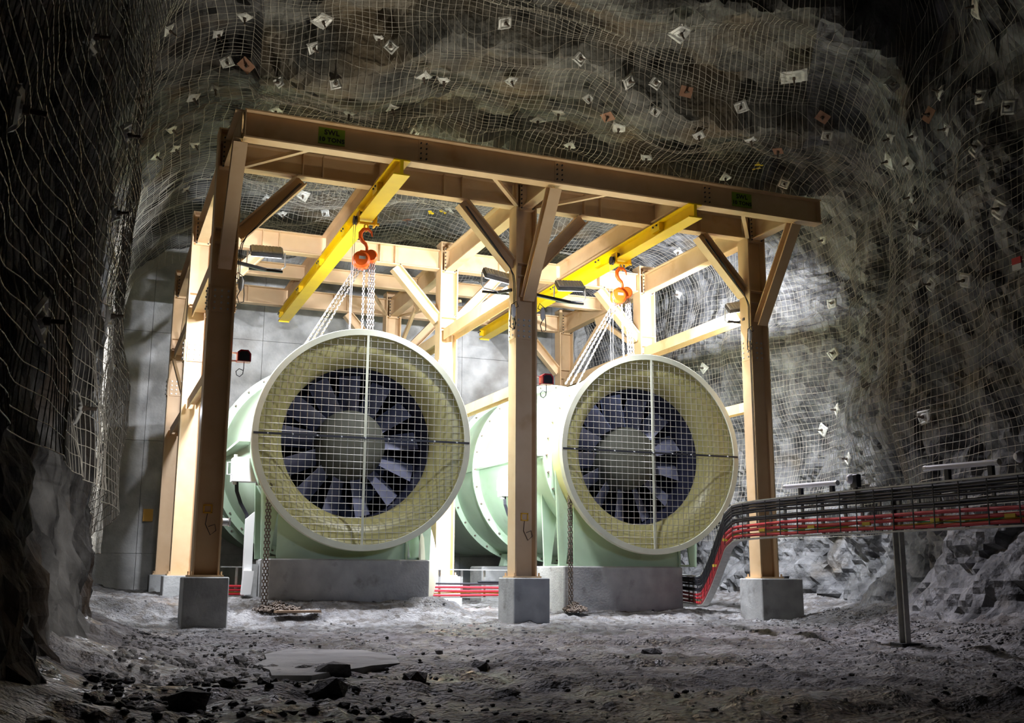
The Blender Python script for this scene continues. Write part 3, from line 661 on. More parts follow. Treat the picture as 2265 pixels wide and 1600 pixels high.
# ------------------------------------------------------------------ floodlights, horns, tags on the front columns
def floodlight(p, tgt, colx, label):
    p = Vector(p); t = thing('floodlight', label, 'floodlight', p, 'floodlights on the front columns')
    v = (Vector(tgt) - p).normalized(); z = v; x = Vector((1, 0, 0)); x = (x - z * x.dot(z)).normalized(); y = z.cross(x)
    R = Matrix((x, y, z)).transposed()
    MB().box(p - z * 0.03, (0.46, 0.20, 0.07), R=R, bev=0.01).build('housing', 'dark', t)
    b = MB()
    for k in range(9): b.box(p - z * 0.075 + x * (-0.19 + 0.0475 * k), (0.036, 0.17, 0.02), R=R)
    b.box(p - z * 0.066, (0.44, 0.185, 0.01), R=R); b.build('cooling_fins', 'white', t)
    MB().box(p + z * 0.012, (0.42, 0.17, 0.012), R=R).build('lens', 'led', t, label='lit LED face')
    b = MB(); q = p - z * 0.03; 
    b.tube([q - x * 0.26, q - x * 0.27 + Vector((0, 0, -0.20)), q - x * 0.22 + Vector((0, 0, -0.25)), q + x * 0.22 + Vector((0, 0, -0.25)), q + x * 0.27 + Vector((0, 0, -0.20)), q + x * 0.26], 0.012, 6)
    b.build('yoke', 'white', t)
    yy = 14.6
    b = MB(); b.bar((colx, yy, q.z - 0.27), (q.x, q.y, q.z - 0.27), 0.045, 0.045); b.bar((q.x - .24, q.y, q.z - 0.275), (q.x + .24, q.y, q.z - 0.275), 0.04, 0.03); b.build('bracket', 'dark', t)
for (p, tt), cx, lb in zip(FLOODS, (1.64, 5.78, 6.13, 9.99), ('lit floodlight bracketed to the front left column', 'lit floodlight on the left side of the middle front column', 'lit floodlight on the right side of the middle front column', 'floodlight bracketed to the right front column')):
    floodlight(p, tt, cx, lb)
def beacon(x, nm):
    t = thing('warning_beacon', 'red warning horn beside the %s front column' % nm, 'beacon', (x, 14.5, 3.5), 'red warning horns')
    pr = [(-0.09, -0.08), (0.09, -0.08), (0.09, 0.03), (0.05, 0.08), (-0.05, 0.08), (-0.09, 0.05)]
    b = MB(); b.mi(0); b.prism(pr, (x, 14.5, 3.56), (1, 0, 0), (0, 0, 1), 0.14); b.mi(1); b.prism([(a * 0.78, c * 0.8) for a, c in pr], (x, 14.36, 3.555), (1, 0, 0), (0, 0, 1), 0.005); b.build('horn', ['red', 'dark'], t)
    for zz in (3.61, 3.50): MB().box((x - 0.10, 14.5, zz), (0.12, 0.03, 0.02)).build('bracket', 'white', t)
    b = MB(); b.tube([(x + 0.01, 14.45, 3.48), (x + 0.01, 14.45, 3.40), (x - 0.0, 14.45, 3.32), (x - 0.04, 14.45, 3.28), (x - 0.08, 14.45, 3.30), (x - 0.09, 14.45, 3.35), (x - 0.05, 14.45, 3.39), (x, 14.45, 3.37)], 0.006, 6); b.build('lead', 'black', t)
beacon(1.80, 'left'); beacon(6.28, 'middle')
for x, nm in ((1.46, 'left'), (5.98, 'middle')):
    t = thing('anchor_tag', 'small orange square tag on the %s front column' % nm, 'tag', (x, 14.5, 1.5), 'orange column tags')
    b = MB()
    for a, c, e, f in ((-.05, 0, .018, .10), (.05, 0, .018, .10), (0, .05, .118, .018), (0, -.05, .118, .018)): b.box((x + a, 14.552, 1.5 + c), (e, 0.012, f))
    b.build('tag_frame', 'orange_tag', t)
    MB().tube([(x, 14.55, 1.44), (x - 0.02, 14.54, 1.3), (x + .05, 14.54, 1.16), (x + 0.12, 14.54, 1.22), (x + 0.1, 14.54, 1.3), (x + .02, 14.54, 1.27)], 0.005, 5).build('cord', 'black', t)
b = MB().box((1.18, 23.9, 1.85), (0.2, 0.02, 0.26)); tag(b.build('wall_tag', 'orange_tag'), 'small orange square tag on the concrete bulkhead left of the rear column', 'tag')
t = thing('socket_outlet', 'small round grey socket on the right side of the left column', 'socket', (1.66, 14.5, 1.3))
b = MB(); b.lathe([(0.0001, 0), (0.05, 0), (0.05, 0.06), (0.035, 0.08), (0.0001, 0.08)], (1.65, 14.48, 1.33), (1, 0, 0), 16); b.build('body', 'galv', t, smooth=True)
MB().box((1.74, 14.48, 1.33), (0.02, 0.1, 0.11)).build('cover', 'white', t)
# wiring on the columns
def cable(name, pts, r, m, label, cat='cable', group=None, n=6):
    # Catmull-Rom smoothing
    P = [Vector(p) for p in pts]; P = [P[0] * 2 - P[1]] + P + [P[-1] * 2 - P[-2]]; out = []
    for i in range(1, len(P) - 2):
        L = (P[i+1] - P[i]).length; K = max(2, min(14, int(L / 0.12)))
        for k in range(K):
            t = k / K; out.append(0.5 * ((2 * P[i]) + (P[i+1] - P[i-1]) * t + (2*P[i-1] - 5*P[i] + 4*P[i+1] - P[i+2]) * t*t + (3*P[i] - P[i-1] - 3*P[i+1] + P[i+2]) * t**3))
    out.append(P[-2])
    return tag(MB().tube(out, r, n).build(name, m, smooth=True), label, cat, group)
def knee_cable(cx, s, nm, zlo, k):
    e = 0.02 * k
    cable('lighting_cable', [(cx + s * (1.0 - e), 14.44, 6.14), (cx + s * (0.42 - e), 14.44, 5.42), (cx + s * (0.21 + e), 14.43, 5.14), (cx + s * (0.19 + e), 14.43, 4.6), (cx + s * (0.19 + e), 14.43, zlo)], 0.007, 'black',
          '%s black lighting cable down the brace and %s column' % (('outer', 'inner')[k], nm), group='lighting cables')
for k in (0, 1):
    knee_cable(CX[0], 1, 'front left', 4.6, k); knee_cable(CX[1], -1, 'front middle', 4.3, k); knee_cable(CX[2], -1, 'front right', 1.4, k)
for x, s, lb in ((5.72, -1, 'plug and looped lead hanging left of the middle front column'), (6.2, 1, 'plug and looped lead hanging right of the middle front column'), (1.70, 1, 'plug and looped lead hanging right of the left front column'), (9.92, -1, 'plug and looped lead hanging left of the right front column')):
    t = thing('power_plug', lb, 'plug', (x, 14.4, 4.6), 'plugs below the floodlights')
    b = MB(); b.tube([(x, 14.38, 4.66), (x, 14.38, 4.60), (x, 14.38, 4.50), (x, 14.38, 4.46)], [0.02, 0.04, 0.035, 0.015], 10); b.build('plug', 'white', t, smooth=True)
    b = MB(); b.tube([(x, 14.38, 4.47), (x - .04 * s, 14.38, 4.38), (x - .01 * s, 14.38, 4.28), (x + .05 * s, 14.38, 4.31), (x + .05 * s, 14.38, 4.42), (x + .03 * s, 14.38, 4.66), (x - .05 * s, 14.38, 4.72), (x - .08 * s, 14.38, 4.64), (x, 14.38, 4.6)], 0.007, 6); b.build('lead', 'black', t)

# ------------------------------------------------------------------ cable ladder and its cables
TX = 7.6
path = [(TX, 4.0, 1.12), (TX, 8.0, 1.12), (TX + .01, 11.0, 1.12), (TX + .12, 11.75, 1.06), (8.0, 12.4, 0.85), (8.35, 13.2, 0.52), (8.65, 13.9, 0.28), (8.95, 14.5, 0.21), (9.38, 15.4, 0.20), (9.62, 16.1, 0.21), (9.66, 16.6, 0.23), (9.35, 16.93, 0.25), (8.6, 17.0, 0.27), (5.0, 17.0, 0.29), (1.95, 17.0, 0.31)]
def dense(pts, step=0.12):
    P = [Vector(p) for p in pts]; P = [P[0] * 2 - P[1]] + P + [P[-1] * 2 - P[-2]]; out = []
    for i in range(1, len(P) - 2):
        K = max(2, int((P[i+1] - P[i]).length / step))
        for k in range(K):
            t = k / K; out.append(0.5 * ((2 * P[i]) + (P[i+1] - P[i-1]) * t + (2*P[i-1] - 5*P[i] + 4*P[i+1] - P[i+2]) * t*t + (3*P[i] - P[i-1] - 3*P[i+1] + P[i+2]) * t**3))
    out.append(P[-2]); return out
D = dense(path); HL = 0.45
def tang(i): return (D[min(i+1, len(D)-1)] - D[max(i-1, 0)]).normalized()
def side(i):
    t = tang(i); s = Vector((t.y, -t.x, 0)).normalized(); return s        # to the right of travel, towards the wall
def upv(i):
    t = tang(i); return side(i).cross(t).normalized() * 1.0
def ladder_pt(i, h, o):   # h: 0 bottom .. 1 top, o: offset towards the room
    u = Vector((0, 0, 1)) * 0.75 + upv(i) * 0.25; u.normalize()
    return D[i] + u * (HL * h) - side(i) * o
lad = thing('cable_ladder', 'galvanised cable ladder on edge along the right wall, dipping behind the fans', 'cable ladder', (TX, 4.0, 1.1))
for h in (0, 1):
    b = MB(); n = len(D); vs = []; fs = []
    for i in range(n):
        c = ladder_pt(i, h, 0.0); s = side(i) * 0.05; u = Vector((0, 0, 0.008))
        vs += [c - s - u, c + s - u, c + s + u, c - s + u]
    for i in range(n - 1):
        for k in range(4): fs.append((i*4+k, i*4+(k+1)%4, (i+1)*4+(k+1)%4, (i+1)*4+k))
    b.add(vs, fs); b.build('side_rail', 'galv', lad)
acc = 0; rungs = []
for i in range(1, len(D)):
    acc += (D[i] - D[i-1]).length
    if acc > 0.26 if D[i].y < 14.6 or D[i].x > 9.3 else acc > 0.30: rungs.append(i); acc = 0
for i in rungs:
    MB().bar(ladder_pt(i, 0, -0.01), ladder_pt(i, 1, -0.01), 0.035, 0.02, up=side(i)).build('rung', 'galv', lad)
def tray_cable(name, h, o, r, m, label, group, i0=0, i1=None, wob=0.0):
    i1 = i1 or len(D); ph = random.random() * 9
    pts = [ladder_pt(i, h + wob * math.sin(i * 0.35 + ph), o) for i in range(i0, i1)]
    return tag(MB().tube(pts, r, 8).build(name, m, smooth=True), label, 'cable', group)
RG, BG = 'red power cables on the ladder', 'black cables on the ladder'
ib = next(i for i, p in enumerate(D) if p.y > 15.9)
tray_cable('power_cable', 0.36, 0.045, 0.020, 'red', 'topmost of the three thick red cables on the cable ladder', RG, wob=0.01)
tray_cable('power_cable', 0.235, 0.045, 0.020, 'red', 'middle one of the three thick red cables on the cable ladder', RG, wob=0.01)
tray_cable('power_cable', 0.085, 0.045, 0.020, 'red', 'lowest of the three thick red cables on the cable ladder', RG, wob=0.01)
ords = ['highest', 'second highest', 'third highest', 'fourth highest', 'fifth highest', 'lowest']
for k, h in enumerate((0.93, 0.86, 0.79, 0.71, 0.56, 0.50)):
    tray_cable('control_cable', h, 0.04, 0.0165, 'black', '%s of the black cables tied along the cable ladder' % ords[k], BG, i1=ib + 12 + 6 * k, wob=0.008)
tray_cable('earth_cable', 0.15, 0.03, 0.009, 'ylw_cable', 'thin yellow cable between the lower red cables on the ladder', 'thin earth cables', wob=0.03)
tray_cable('earth_cable', 0.18, 0.035, 0.007, 'grn_cable', 'thin green cable weaving between red cables on the ladder', 'thin earth cables', i1=ib, wob=0.05)
for i in rungs:
    if D[i].y > 15.9: break
    MB().bar(ladder_pt(i, 0.04, 0.072), ladder_pt(i, 0.97, 0.066), 0.012, 0.006, up=side(i)).build('cable_tie', 'black', lad)
for k in range(7):
    i = next(q for q, p in enumerate(D) if p.y > 7.0 + 0.95 * k)
    tag(MB().box(ladder_pt(i, 0.20, 0.06), (0.02, 0.12, 0.035)).build('cable_marker', 'ylw_cable'), 'small yellow marker on the ladder cables, %s from the right' % ('first', 'second', 'third', 'fourth', 'fifth', 'sixth', 'seventh')[k], 'marker', 'yellow cable markers')
# post under the ladder
t = thing('ladder_post', 'grey steel channel post holding up the cable ladder near the right wall', 'post', (TX + 0.02, 8.62, 0))
MB().ext([(-0.05, -0.03), (0.05, -0.03), (0.05, 0.03), (0.038, 0.03), (0.038, -0.018), (-0.038, -0.018), (-0.038, 0.03), (-0.05, 0.03)], (TX + 0.03, 8.62, 0.02), (TX + 0.03, 8.62, 1.60), (-1, 0, 0)).build('upright', 'galv', t)
MB().box((TX + 0.03, 8.60, 0.02), (0.26, 0.16, 0.02)).build('foot_plate', 'dark', t)
for y in (16.3,):
    t = tag(MB().bar((9.68, y, 0.05), (9.68, y, 0.66), 0.06, 0.04).build('ladder_post', 'galv'), 'short grey post holding the low bend of the cable ladder', 'post')
# unlit tube lamps and round lamps above the ladder
for y0, y1, z0, lb, lb2 in ((9.53, 10.42, 1.70, 'shorter white tube lamp above the cable ladder by the right column', 'round lamp at the right end of the shorter tube lamp'),
                   (7.28, 8.14, 1.72, 'longer white tube lamp above the cable ladder near the right edge', 'round lamp at the far right above the cable ladder')):
    t = thing('tube_lamp', lb, 'lamp', (TX + 0.02, y0, 1.6), 'tube lamps over the cable ladder')
    MB().cyl((TX + .02, y0, z0 - .02), (TX + .02, y1, z0 + 0.0), 0.028, 14).build('tube', 'tube', t, smooth=True)
    MB().cyl((TX + .02, y0 - 0.03, z0 - .02), (TX + .02, y0, z0 - .02), 0.03, 12).build('end_cap', 'galv', t); MB().cyl((TX + .02, y1, z0), (TX + .02, y1 + 0.04, z0), 0.03, 12).build('end_cap', 'galv', t)
    for q in (y0 + 0.08, y1 - 0.25): MB().box((TX + 0.03, q, (z0 + 1.54) / 2), (0.04, 0.05, z0 - 1.54)).build('bracket', 'dark', t)
    t = thing('round_lamp', lb2, 'lamp', (TX, y0 - 0.3, 1.7), 'round lamps over the cable ladder')
    yy = y0 - 0.30
    b = MB(); b.lathe([(0.0001, -0.05), (0.03, -0.045), (0.05, -0.02), (0.055, 0.0)], (TX - 0.02, yy, z0 - 0.0), (1, -0.3, 0), 18); b.build('glass', 'tube', t, smooth=True)
    MB().box((TX + 0.04, yy, z0 - 0.02), (0.06, 0.12, 0.14), bev=0.008).build('housing', 'dark', t)
    MB().box((TX + 0.04, yy, z0 - 0.12), (0.03, 0.03, 0.12)).build('stem', 'dark', t)

# ------------------------------------------------------------------ loose things on the ground
def rockmesh(b, c, s, rnd, sub=1):
    phi = (1 + 5 ** 0.5) / 2
    V = [Vector(v).normalized() for v in ((-1,phi,0),(1,phi,0),(-1,-phi,0),(1,-phi,0),(0,-1,phi),(0,1,phi),(0,-1,-phi),(0,1,-phi),(phi,0,-1),(phi,0,1),(-phi,0,-1),(-phi,0,1))]
    F = [(0,11,5),(0,5,1),(0,1,7),(0,7,10),(0,10,11),(1,5,9),(5,11,4),(11,10,2),(10,7,6),(7,1,8),(3,9,4),(3,4,2),(3,2,6),(3,6,8),(3,8,9),(4,9,5),(2,4,11),(6,2,10),(8,6,7),(9,8,1)]
    R = Matrix.Rotation(rnd.random() * 6, 3, 'Z') @ Matrix.Rotation(rnd.random() * 6, 3, 'X'); k = Vector((rnd.uniform(.7, 1.3), rnd.uniform(.7, 1.2), rnd.uniform(.4, .8)))
    b.add([Vector(c) + (Matrix.Diagonal(k) @ (R @ v)) * s * rnd.uniform(0.72, 1.15) for v in V], F)
sl = [(1.4, 8.89), (1.55, 9.2), (1.69, 9.42), (2.26, 9.13), (2.35, 8.4), (2.2, 7.74), (1.95, 7.6), (1.85, 7.47), (1.6, 7.25), (1.41, 7.01), (1.17, 7.1), (1.22, 7.5), (1.18, 7.96), (1.34, 8.4)]
tag(MB().prism(sl, (0, 0, -0.04), (1, 0, 0), (0, 1, 0), 0.085).build('concrete_slab', 'block'), 'thin pale broken concrete slab lying in the mud, lower left', 'slab')
rnd = random.Random(5)
spots = [(0.55, 5.9), (0.8, 6.3), (0.35, 5.4), (1.1, 6.9), (1.35, 6.2), (0.6, 7.1), (0.9, 7.8), (1.6, 7.3), (2.0, 6.7), (0.75, 5.1), (1.5, 5.2), (2.4, 6.1), (0.35, 8.2), (1.2, 8.8), (2.7, 7.4), (3.1, 9.6), (0.7, 9.9), (4.6, 8.3), (6.7, 12.7), (7.6, 13.0), (8.6, 11.7), (5.6, 11.0)]
wd_ = ['nearest the lower left corner', 'beside the corner rocks', 'low at the left frame edge', 'left of the wet patch', 'among gravel at lower left', 'under the left wall foot', 'further along the left wall foot', 'lying left of the bare ground patch', 'on dark gravel at left', 'at the bottom edge, left', 'at the bottom edge among gravel', 'in the lower left third', 'tucked against the left wall', 'before the left pedestal', 'in front of the pale ground patch', 'between left and middle pedestals', 'halfway up the left wall foot', 'alone on open muddy ground', 'right of the middle pedestal', 'left of the right pedestal', 'near the ladder post', 'on the ground before the middle pedestal']
for i, (x, y) in enumerate(spots):
    s = rnd.uniform(0.06, 0.13) * (0.75 if y > 8 else 1); z = float(floor_z(x, y)); b = MB(); rockmesh(b, (0, 0, 0), s, rnd)
    o = b.build('loose_rock', 'stone'); o.location = (x, y, z + s * 0.3); tag(o, 'dark angular loose rock %s' % wd_[i], 'rock', 'loose rocks on the floor')
b = MB()
for k in range(9000):
    if k % 3 == 0: x = abs(rnd.gauss(0, 1.1)) + 0.05; y = rnd.uniform(3.8, 13)
    elif k % 3 == 1: x = rnd.uniform(0.3, 10.8); y = rnd.uniform(4, 16.5)
    else: y = rnd.uniform(6, 14.4); x = float(np.interp(y, YR, XRv)) - abs(rnd.gauss(0, 0.7)) - 0.3
    if y < 4.4 or x < np.interp(y, YL, XLv) + 0.25 or x > np.interp(y, YR, XRv) - 0.35 or (y > 14.0 and min(abs(x - q) for q in (1.47, 5.96, 10.2)) < 0.5): continue
    s = 0.006 + 0.020 * rnd.random() ** 2 * (1.6 if (x < 1.6 and y < 9) else 1)
    rockmesh(b, (x, y, float(floor_z(x, y)) + s * 0.3), s, rnd)
tag(b.build('gravel', 'stone'), 'loose dark gravel scattered over the muddy floor', 'gravel', kind='stuff')

# ------------------------------------------------------------------ rock bolt plates
from mathutils.bvhtree import BVHTree
def base_tree():
    V = []; F = []
    for u0, u1, n in ((0, 1, 70), (1, 2, 110), (2, 3, 70)):
        U, Yg = np.meshgrid(np.linspace(u0, u1, n), np.arange(-3, 24.2, 0.12), indexing='ij'); P, _ = surf(U, Yg); o = len(V); a, b_ = U.shape
        V += [Vector(p) for p in P.reshape(-1, 3)]
        I = np.arange(a * b_).reshape(a, b_) + o
        F += [tuple(q) for q in np.stack([I[:-1, :-1], I[:-1, 1:], I[1:, 1:], I[1:, :-1]], -1).reshape(-1, 4).tolist()]
    return BVHTree.FromPolygons(V, F)
TREE = base_tree()
def plate_mesh(size, kind, seed):
    rr = random.Random(seed); n = 10; V = []; F = []; h = size / 2; cur = rr.uniform(0.0, 0.03)
    for i in range(n):
        for j in range(n):
            a = (2 * i / (n - 1) - 1); c = (2 * j / (n - 1) - 1); q = math.hypot(a, c)
            z = 0.028 * max(0.0, 1 - (q / 0.62) ** 2) + 0.012 * (1 if 0.62 < max(abs(a), abs(c)) < 0.85 else 0) - cur * (a * c) - 0.02 * rr.random() * (q > 1.2)
            if kind == 'rustplate': z = 0.004
            if q < 0.24: z -= 0.02
            V.append((a * h * 1.0, c * h * (0.92 if kind != 'rustplate' else 0.8), z))
    for i in range(n - 1):
        for j in range(n - 1): F.append((i*n+j, (i+1)*n+j, (i+1)*n+j+1, i*n+j+1))
    N0 = len(V); V += [(x, y, z - 0.007) for x, y, z in V]; F += [tuple(v + N0 for v in f[::-1]) for f in list(F)]
    for k in range(n - 1):
        for e in ((k, k+1), ((n-1)*n+k+1, (n-1)*n+k), ((k+1)*n, k*n), (k*n+n-1, (k+1)*n+n-1)): F.append((e[0], e[1], e[1]+N0, e[0]+N0)[::-1])
    b = MB(); b.add(V, F); return b
def bolt_plate(p, size, kind, rot, label, seed, group='rock bolt plates'):
    loc, nrm, _, _ = TREE.find_nearest(Vector(p)); cen = Vector((5.6, p[1], 3.0))
    if nrm.dot(cen - loc) < 0: nrm = -nrm
    x, y, z = frame_z(nrm); Rm = Matrix((x, y, z)).transposed().to_4x4() @ Matrix.Rotation(rot, 4, 'Z') @ Matrix.Rotation(random.uniform(-.15, .15), 4, 'X')
    o = plate_mesh(size, kind, seed).build('rock_bolt_plate', 'rustplate' if kind == 'rustplate' else 'plate'); o.matrix_world = Matrix.Translation(loc + nrm * 0.035) @ Rm
    tag(o, label, 'bolt plate', group)
    b = MB(); b.cyl((0, 0, -0.01), (0, 0, 0.045), 0.021, 6); b.cyl((0, 0, 0.04), (0, 0, 0.11), 0.012, 8)
    q = b.build('bolt', 'rust'); q.parent = o
    return o
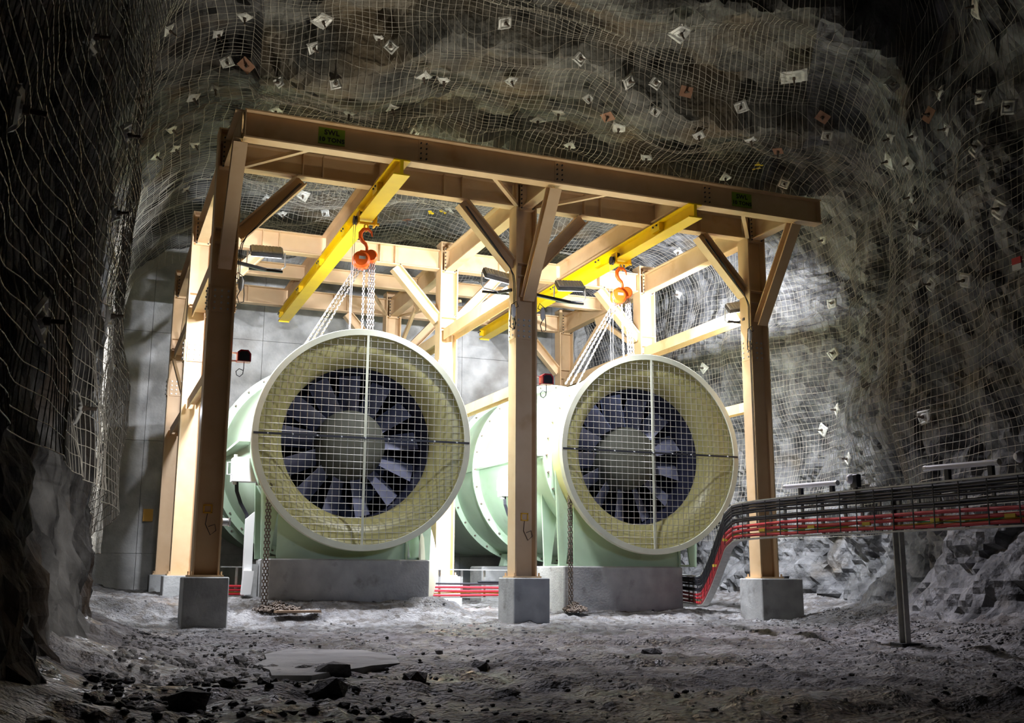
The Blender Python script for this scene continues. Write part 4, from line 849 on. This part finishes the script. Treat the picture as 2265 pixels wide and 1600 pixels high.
PLATES = [
(-0.24, 6.56, 3.94, 0.19, 'plate', 'pale bolt plate on the mesh of the dark left rock wall, first counting down'),
(-0.43, 4.54, 2.57, 0.19, 'plate', 'pale bolt plate on the mesh of the dark left rock wall, second counting down'),
(0.02, 8.44, 4.08, 0.19, 'plate', 'pale bolt plate on the mesh of the dark left rock wall, third counting down'),
(-0.02, 8.44, 3.43, 0.14, 'plate', 'pale bolt plate on the mesh of the dark left rock wall, fourth counting down'),
(0.00, 8.77, 2.68, 0.19, 'plate', 'pale bolt plate on the mesh of the dark left rock wall, fifth counting down'),
(-0.32, 5.47, 1.88, 0.21, 'plate', 'pale bolt plate on the mesh of the dark left rock wall, sixth counting down'),
(-0.14, 7.43, 1.74, 0.19, 'plate', 'pale bolt plate on the mesh of the dark left rock wall, seventh counting down'),
(0.41, 12.07, 6.93, 0.16, 'plate', 'pale bolt plate on the dark roof nearest the viewer, first from left'),
(1.03, 12.61, 7.28, 0.14, 'plate', 'pale bolt plate on the dark roof nearest the viewer, second from left'),
(1.31, 12.26, 7.39, 0.16, 'plate', 'pale bolt plate on the dark roof nearest the viewer, third from left'),
(2.23, 12.72, 7.38, 0.16, 'plate', 'pale bolt plate on the dark roof nearest the viewer, fourth from left'),
(2.28, 12.37, 7.59, 0.24, 'plate', 'big pale bolt plate on the dark roof nearest the viewer, fifth from left'),
(3.08, 12.59, 7.64, 0.13, 'plate', 'pale bolt plate on the dark roof nearest the viewer, sixth from left'),
(3.26, 12.62, 7.53, 0.16, 'plate', 'pale bolt plate on the dark roof nearest the viewer, seventh from left'),
(4.59, 11.93, 7.82, 0.19, 'plate', 'pale bolt plate on the dark roof nearest the viewer, eighth from left'),
(6.53, 10.72, 7.47, 0.27, 'plate', 'big pale bolt plate on the dark roof nearest the viewer, ninth from left'),
(9.35, 10.22, 8.22, 0.28, 'plate', 'big pale bolt plate on the dark roof nearest the viewer, tenth from left'),
(9.30, 8.61, 7.30, 0.28, 'plate', 'big pale bolt plate on the dark roof nearest the viewer, eleventh from left'),
(0.89, 14.21, 7.10, 0.19, 'plate', 'pale bolt plate on the roof strip second nearest the viewer, first from left'),
(1.15, 13.90, 7.16, 0.14, 'plate', 'pale bolt plate on the roof strip second nearest the viewer, second from left'),
(1.23, 13.36, 7.28, 0.16, 'plate', 'pale bolt plate on the roof strip second nearest the viewer, third from left'),
(1.49, 13.36, 7.28, 0.19, 'rustplate', 'rusty flat bolt plate on the roof strip second nearest the viewer, fourth from left'),
(1.92, 13.19, 7.04, 0.14, 'plate', 'pale bolt plate on the roof strip second nearest the viewer, fifth from left'),
(2.59, 12.94, 7.02, 0.14, 'plate', 'pale bolt plate on the roof strip second nearest the viewer, sixth from left'),
(3.77, 12.84, 7.33, 0.19, 'plate', 'pale bolt plate on the roof strip second nearest the viewer, seventh from left'),
(4.08, 12.89, 7.36, 0.16, 'plate', 'pale bolt plate on the roof strip second nearest the viewer, eighth from left'),
(5.08, 12.91, 7.54, 0.16, 'plate', 'pale bolt plate on the roof strip second nearest the viewer, ninth from left'),
(5.82, 12.22, 7.67, 0.17, 'plate', 'pale bolt plate on the roof strip second nearest the viewer, tenth from left'),
(6.68, 12.43, 7.58, 0.19, 'plate', 'pale bolt plate on the roof strip second nearest the viewer, eleventh from left'),
(7.11, 12.40, 7.62, 0.16, 'plate', 'pale bolt plate on the roof strip second nearest the viewer, twelfth from left'),
(7.55, 12.30, 7.53, 0.19, 'rustplate', 'rusty flat bolt plate on the roof strip second nearest the viewer, thirteenth from left'),
(8.74, 11.36, 7.58, 0.40, 'plate', 'big pale bolt plate on the roof strip second nearest the viewer, fourteenth from left'),
(9.78, 10.54, 7.27, 0.19, 'plate', 'pale bolt plate on the roof strip second nearest the viewer, fifteenth from left'),
(9.65, 9.58, 6.69, 0.16, 'plate', 'pale bolt plate on the roof strip second nearest the viewer, sixteenth from left'),
(0.69, 15.35, 7.07, 0.16, 'plate', 'pale bolt plate on the roof strip well above the front beam, first from left'),
(2.20, 15.44, 7.67, 0.16, 'plate', 'pale bolt plate on the roof strip well above the front beam, second from left'),
(2.91, 13.47, 6.92, 0.16, 'plate', 'pale bolt plate on the roof strip well above the front beam, third from left'),
(3.49, 13.41, 7.06, 0.16, 'plate', 'pale bolt plate on the roof strip well above the front beam, fourth from left'),
(5.90, 13.86, 7.48, 0.19, 'plate', 'pale bolt plate on the roof strip well above the front beam, fifth from left'),
(6.07, 13.47, 7.47, 0.18, 'plate', 'pale bolt plate on the roof strip well above the front beam, sixth from left'),
(6.36, 13.06, 7.56, 0.14, 'plate', 'pale bolt plate on the roof strip well above the front beam, seventh from left'),
(6.76, 13.20, 7.40, 0.19, 'rustplate', 'rusty flat bolt plate on the roof strip well above the front beam, eighth from left'),
(7.01, 13.32, 7.32, 0.21, 'plate', 'pale bolt plate on the roof strip well above the front beam, ninth from left'),
(7.22, 12.59, 7.30, 0.14, 'plate', 'pale bolt plate on the roof strip well above the front beam, tenth from left'),
(7.96, 12.63, 7.07, 0.16, 'plate', 'pale bolt plate on the roof strip well above the front beam, eleventh from left'),
(8.45, 12.22, 7.43, 0.19, 'plate', 'pale bolt plate on the roof strip well above the front beam, twelfth from left'),
(9.81, 12.11, 7.45, 0.19, 'rustplate', 'rusty flat bolt plate on the roof strip well above the front beam, thirteenth from left'),
(9.68, 9.83, 6.49, 0.19, 'rustplate', 'rusty flat bolt plate on the roof strip well above the front beam, fourteenth from left'),
(9.40, 8.72, 6.20, 0.19, 'plate', 'pale bolt plate on the roof strip well above the front beam, fifteenth from left'),
(9.41, 8.36, 5.92, 0.19, 'plate', 'pale bolt plate on the roof strip well above the front beam, sixteenth from left'),
(0.50, 15.78, 6.78, 0.16, 'plate', 'pale bolt plate on the roof low above the front beam, first from left'),
(0.78, 15.96, 7.02, 0.14, 'plate', 'pale bolt plate on the roof low above the front beam, second from left'),
(1.10, 16.32, 7.28, 0.15, 'plate', 'pale bolt plate on the roof low above the front beam, third from left'),
(4.35, 15.13, 7.53, 0.15, 'plate', 'pale bolt plate on the roof low above the front beam, fourth from left'),
(6.75, 14.55, 7.48, 0.16, 'plate', 'pale bolt plate on the roof low above the front beam, fifth from left'),
(8.03, 14.34, 7.39, 0.19, 'plate', 'pale bolt plate on the roof low above the front beam, sixth from left'),
(9.65, 14.51, 7.34, 0.17, 'plate', 'pale bolt plate on the roof low above the front beam, seventh from left'),
(8.71, 12.41, 7.05, 0.16, 'plate', 'pale bolt plate on the roof low above the front beam, eighth from left'),
(9.36, 12.63, 7.06, 0.18, 'rustplate', 'rusty flat bolt plate on the roof low above the front beam, ninth from left'),
(10.70, 14.31, 7.30, 0.17, 'plate', 'pale bolt plate on the roof low above the front beam, tenth from left'),
(9.94, 12.19, 7.21, 0.17, 'plate', 'pale bolt plate on the roof low above the front beam, eleventh from left'),
(10.07, 11.03, 6.39, 0.23, 'plate', 'big pale bolt plate on the roof low above the front beam, twelfth from left'),
(9.86, 10.74, 6.57, 0.14, 'plate', 'pale bolt plate on the roof low above the front beam, thirteenth from left'),
(9.89, 10.47, 6.12, 0.19, 'plate', 'pale bolt plate on the roof low above the front beam, fourteenth from left'),
(9.75, 10.20, 6.37, 0.14, 'plate', 'pale bolt plate on the roof low above the front beam, fifteenth from left'),
(9.57, 9.44, 6.13, 0.15, 'plate', 'pale bolt plate on the roof low above the front beam, sixteenth from left'),
(9.27, 8.73, 5.54, 0.19, 'plate', 'pale bolt plate on the roof low above the front beam, seventeenth from left'),
(1.16, 18.81, 7.41, 0.16, 'plate', 'pale bolt plate on the roof seen beneath the front beam, first from left'),
(2.71, 19.60, 7.73, 0.15, 'plate', 'pale bolt plate on the roof seen beneath the front beam, second from left'),
(3.10, 20.15, 7.64, 0.16, 'plate', 'pale bolt plate on the roof seen beneath the front beam, third from left'),
(3.15, 18.20, 7.36, 0.21, 'plate', 'pale bolt plate on the roof seen beneath the front beam, fourth from left'),
(3.92, 19.96, 7.69, 0.16, 'plate', 'pale bolt plate on the roof seen beneath the front beam, fifth from left'),
(5.44, 19.45, 7.60, 0.19, 'rustplate', 'rusty flat bolt plate on the roof seen beneath the front beam, sixth from left'),
(6.08, 18.66, 7.63, 0.16, 'plate', 'pale bolt plate on the roof seen beneath the front beam, seventh from left'),
(11.00, 18.38, 7.28, 0.16, 'plate', 'pale bolt plate on the roof seen beneath the front beam, eighth from left'),
(10.12, 10.71, 5.75, 0.15, 'plate', 'pale bolt plate on the mesh of the right rock wall, first counting down'),
(9.24, 8.46, 4.71, 0.23, 'plate', 'big pale bolt plate on the mesh of the right rock wall, second counting down'),
(9.87, 10.38, 5.23, 0.14, 'plate', 'pale bolt plate on the mesh of the right rock wall, third counting down'),
(11.69, 14.55, 6.47, 0.16, 'plate', 'pale bolt plate on the mesh of the right rock wall, fourth counting down'),
(9.60, 9.38, 4.17, 0.19, 'plate', 'pale bolt plate on the mesh of the right rock wall, fifth counting down'),
(9.78, 10.11, 4.32, 0.17, 'plate', 'pale bolt plate on the mesh of the right rock wall, sixth counting down'),
(11.38, 19.03, 6.54, 0.16, 'plate', 'pale bolt plate on the mesh of the right rock wall, seventh counting down'),
(11.87, 14.66, 5.35, 0.18, 'plate', 'pale bolt plate on the mesh of the right rock wall, eighth counting down'),
(11.83, 14.65, 4.45, 0.19, 'plate', 'pale bolt plate on the mesh of the right rock wall, ninth counting down'),
(11.34, 18.05, 4.76, 0.19, 'plate', 'pale bolt plate on the mesh of the right rock wall, tenth counting down'),
(11.87, 14.67, 3.47, 0.19, 'plate', 'pale bolt plate on the mesh of the right rock wall, eleventh counting down'),
(9.79, 10.42, 2.65, 0.19, 'plate', 'pale bolt plate on the mesh of the right rock wall, twelfth counting down'),
(11.94, 15.17, 3.18, 0.21, 'plate', 'pale bolt plate on the mesh of the right rock wall, thirteenth counting down'),
(11.49, 13.98, 2.54, 0.19, 'plate', 'pale bolt plate on the mesh of the right rock wall, fourteenth counting down'),
]
for k, (px, py, pz, sz, kd, lb) in enumerate(PLATES): bolt_plate((px, py, pz), sz, kd, 0.8 * math.sin(k * 2.3), lb, k)
# sprayed survey marks and a reflective marker
def spray(p, m, label, seed):
    loc, nrm, _, _ = TREE.find_nearest(Vector(p)); nrm = -nrm if nrm.dot(Vector((5.6, p[1], 3)) - loc) < 0 else nrm
    x, y, z = frame_z(nrm); rr = random.Random(seed); b = MB()
    for k in range(7):
        c = loc + z * 0.03 + x * rr.gauss(0, 0.09) + y * rr.gauss(0, 0.05); r = rr.uniform(0.015, 0.05)
        b.lathe([(0.0001, 0.006), (r, 0.0), (0.0001, -0.006)], c, z, 9)
    return tag(b.build('survey_mark', m), label, 'paint mark')
spray((10.04, 14.1, 7.47), 'paint', 'yellow sprayed survey mark on the roof above the right end of the front beam', 1)
spray((5.95, 19.26, 7.76), 'paint', 'yellow sprayed survey mark on the roof seen under the frame', 2)
loc, nrm, _, _ = TREE.find_nearest(Vector((9.17, 8.18, 3.99))); b = MB(); b.mi(0); b.box(loc + Vector((-0.08, 0, 0.03)), (0.02, 0.12, 0.07)); b.mi(1); b.box(loc + Vector((-0.08, 0, -0.04)), (0.02, 0.12, 0.06))
tag(b.build('reflective_marker', ['red', 'white']), 'small red and white marker on the right wall at the frame edge', 'marker')
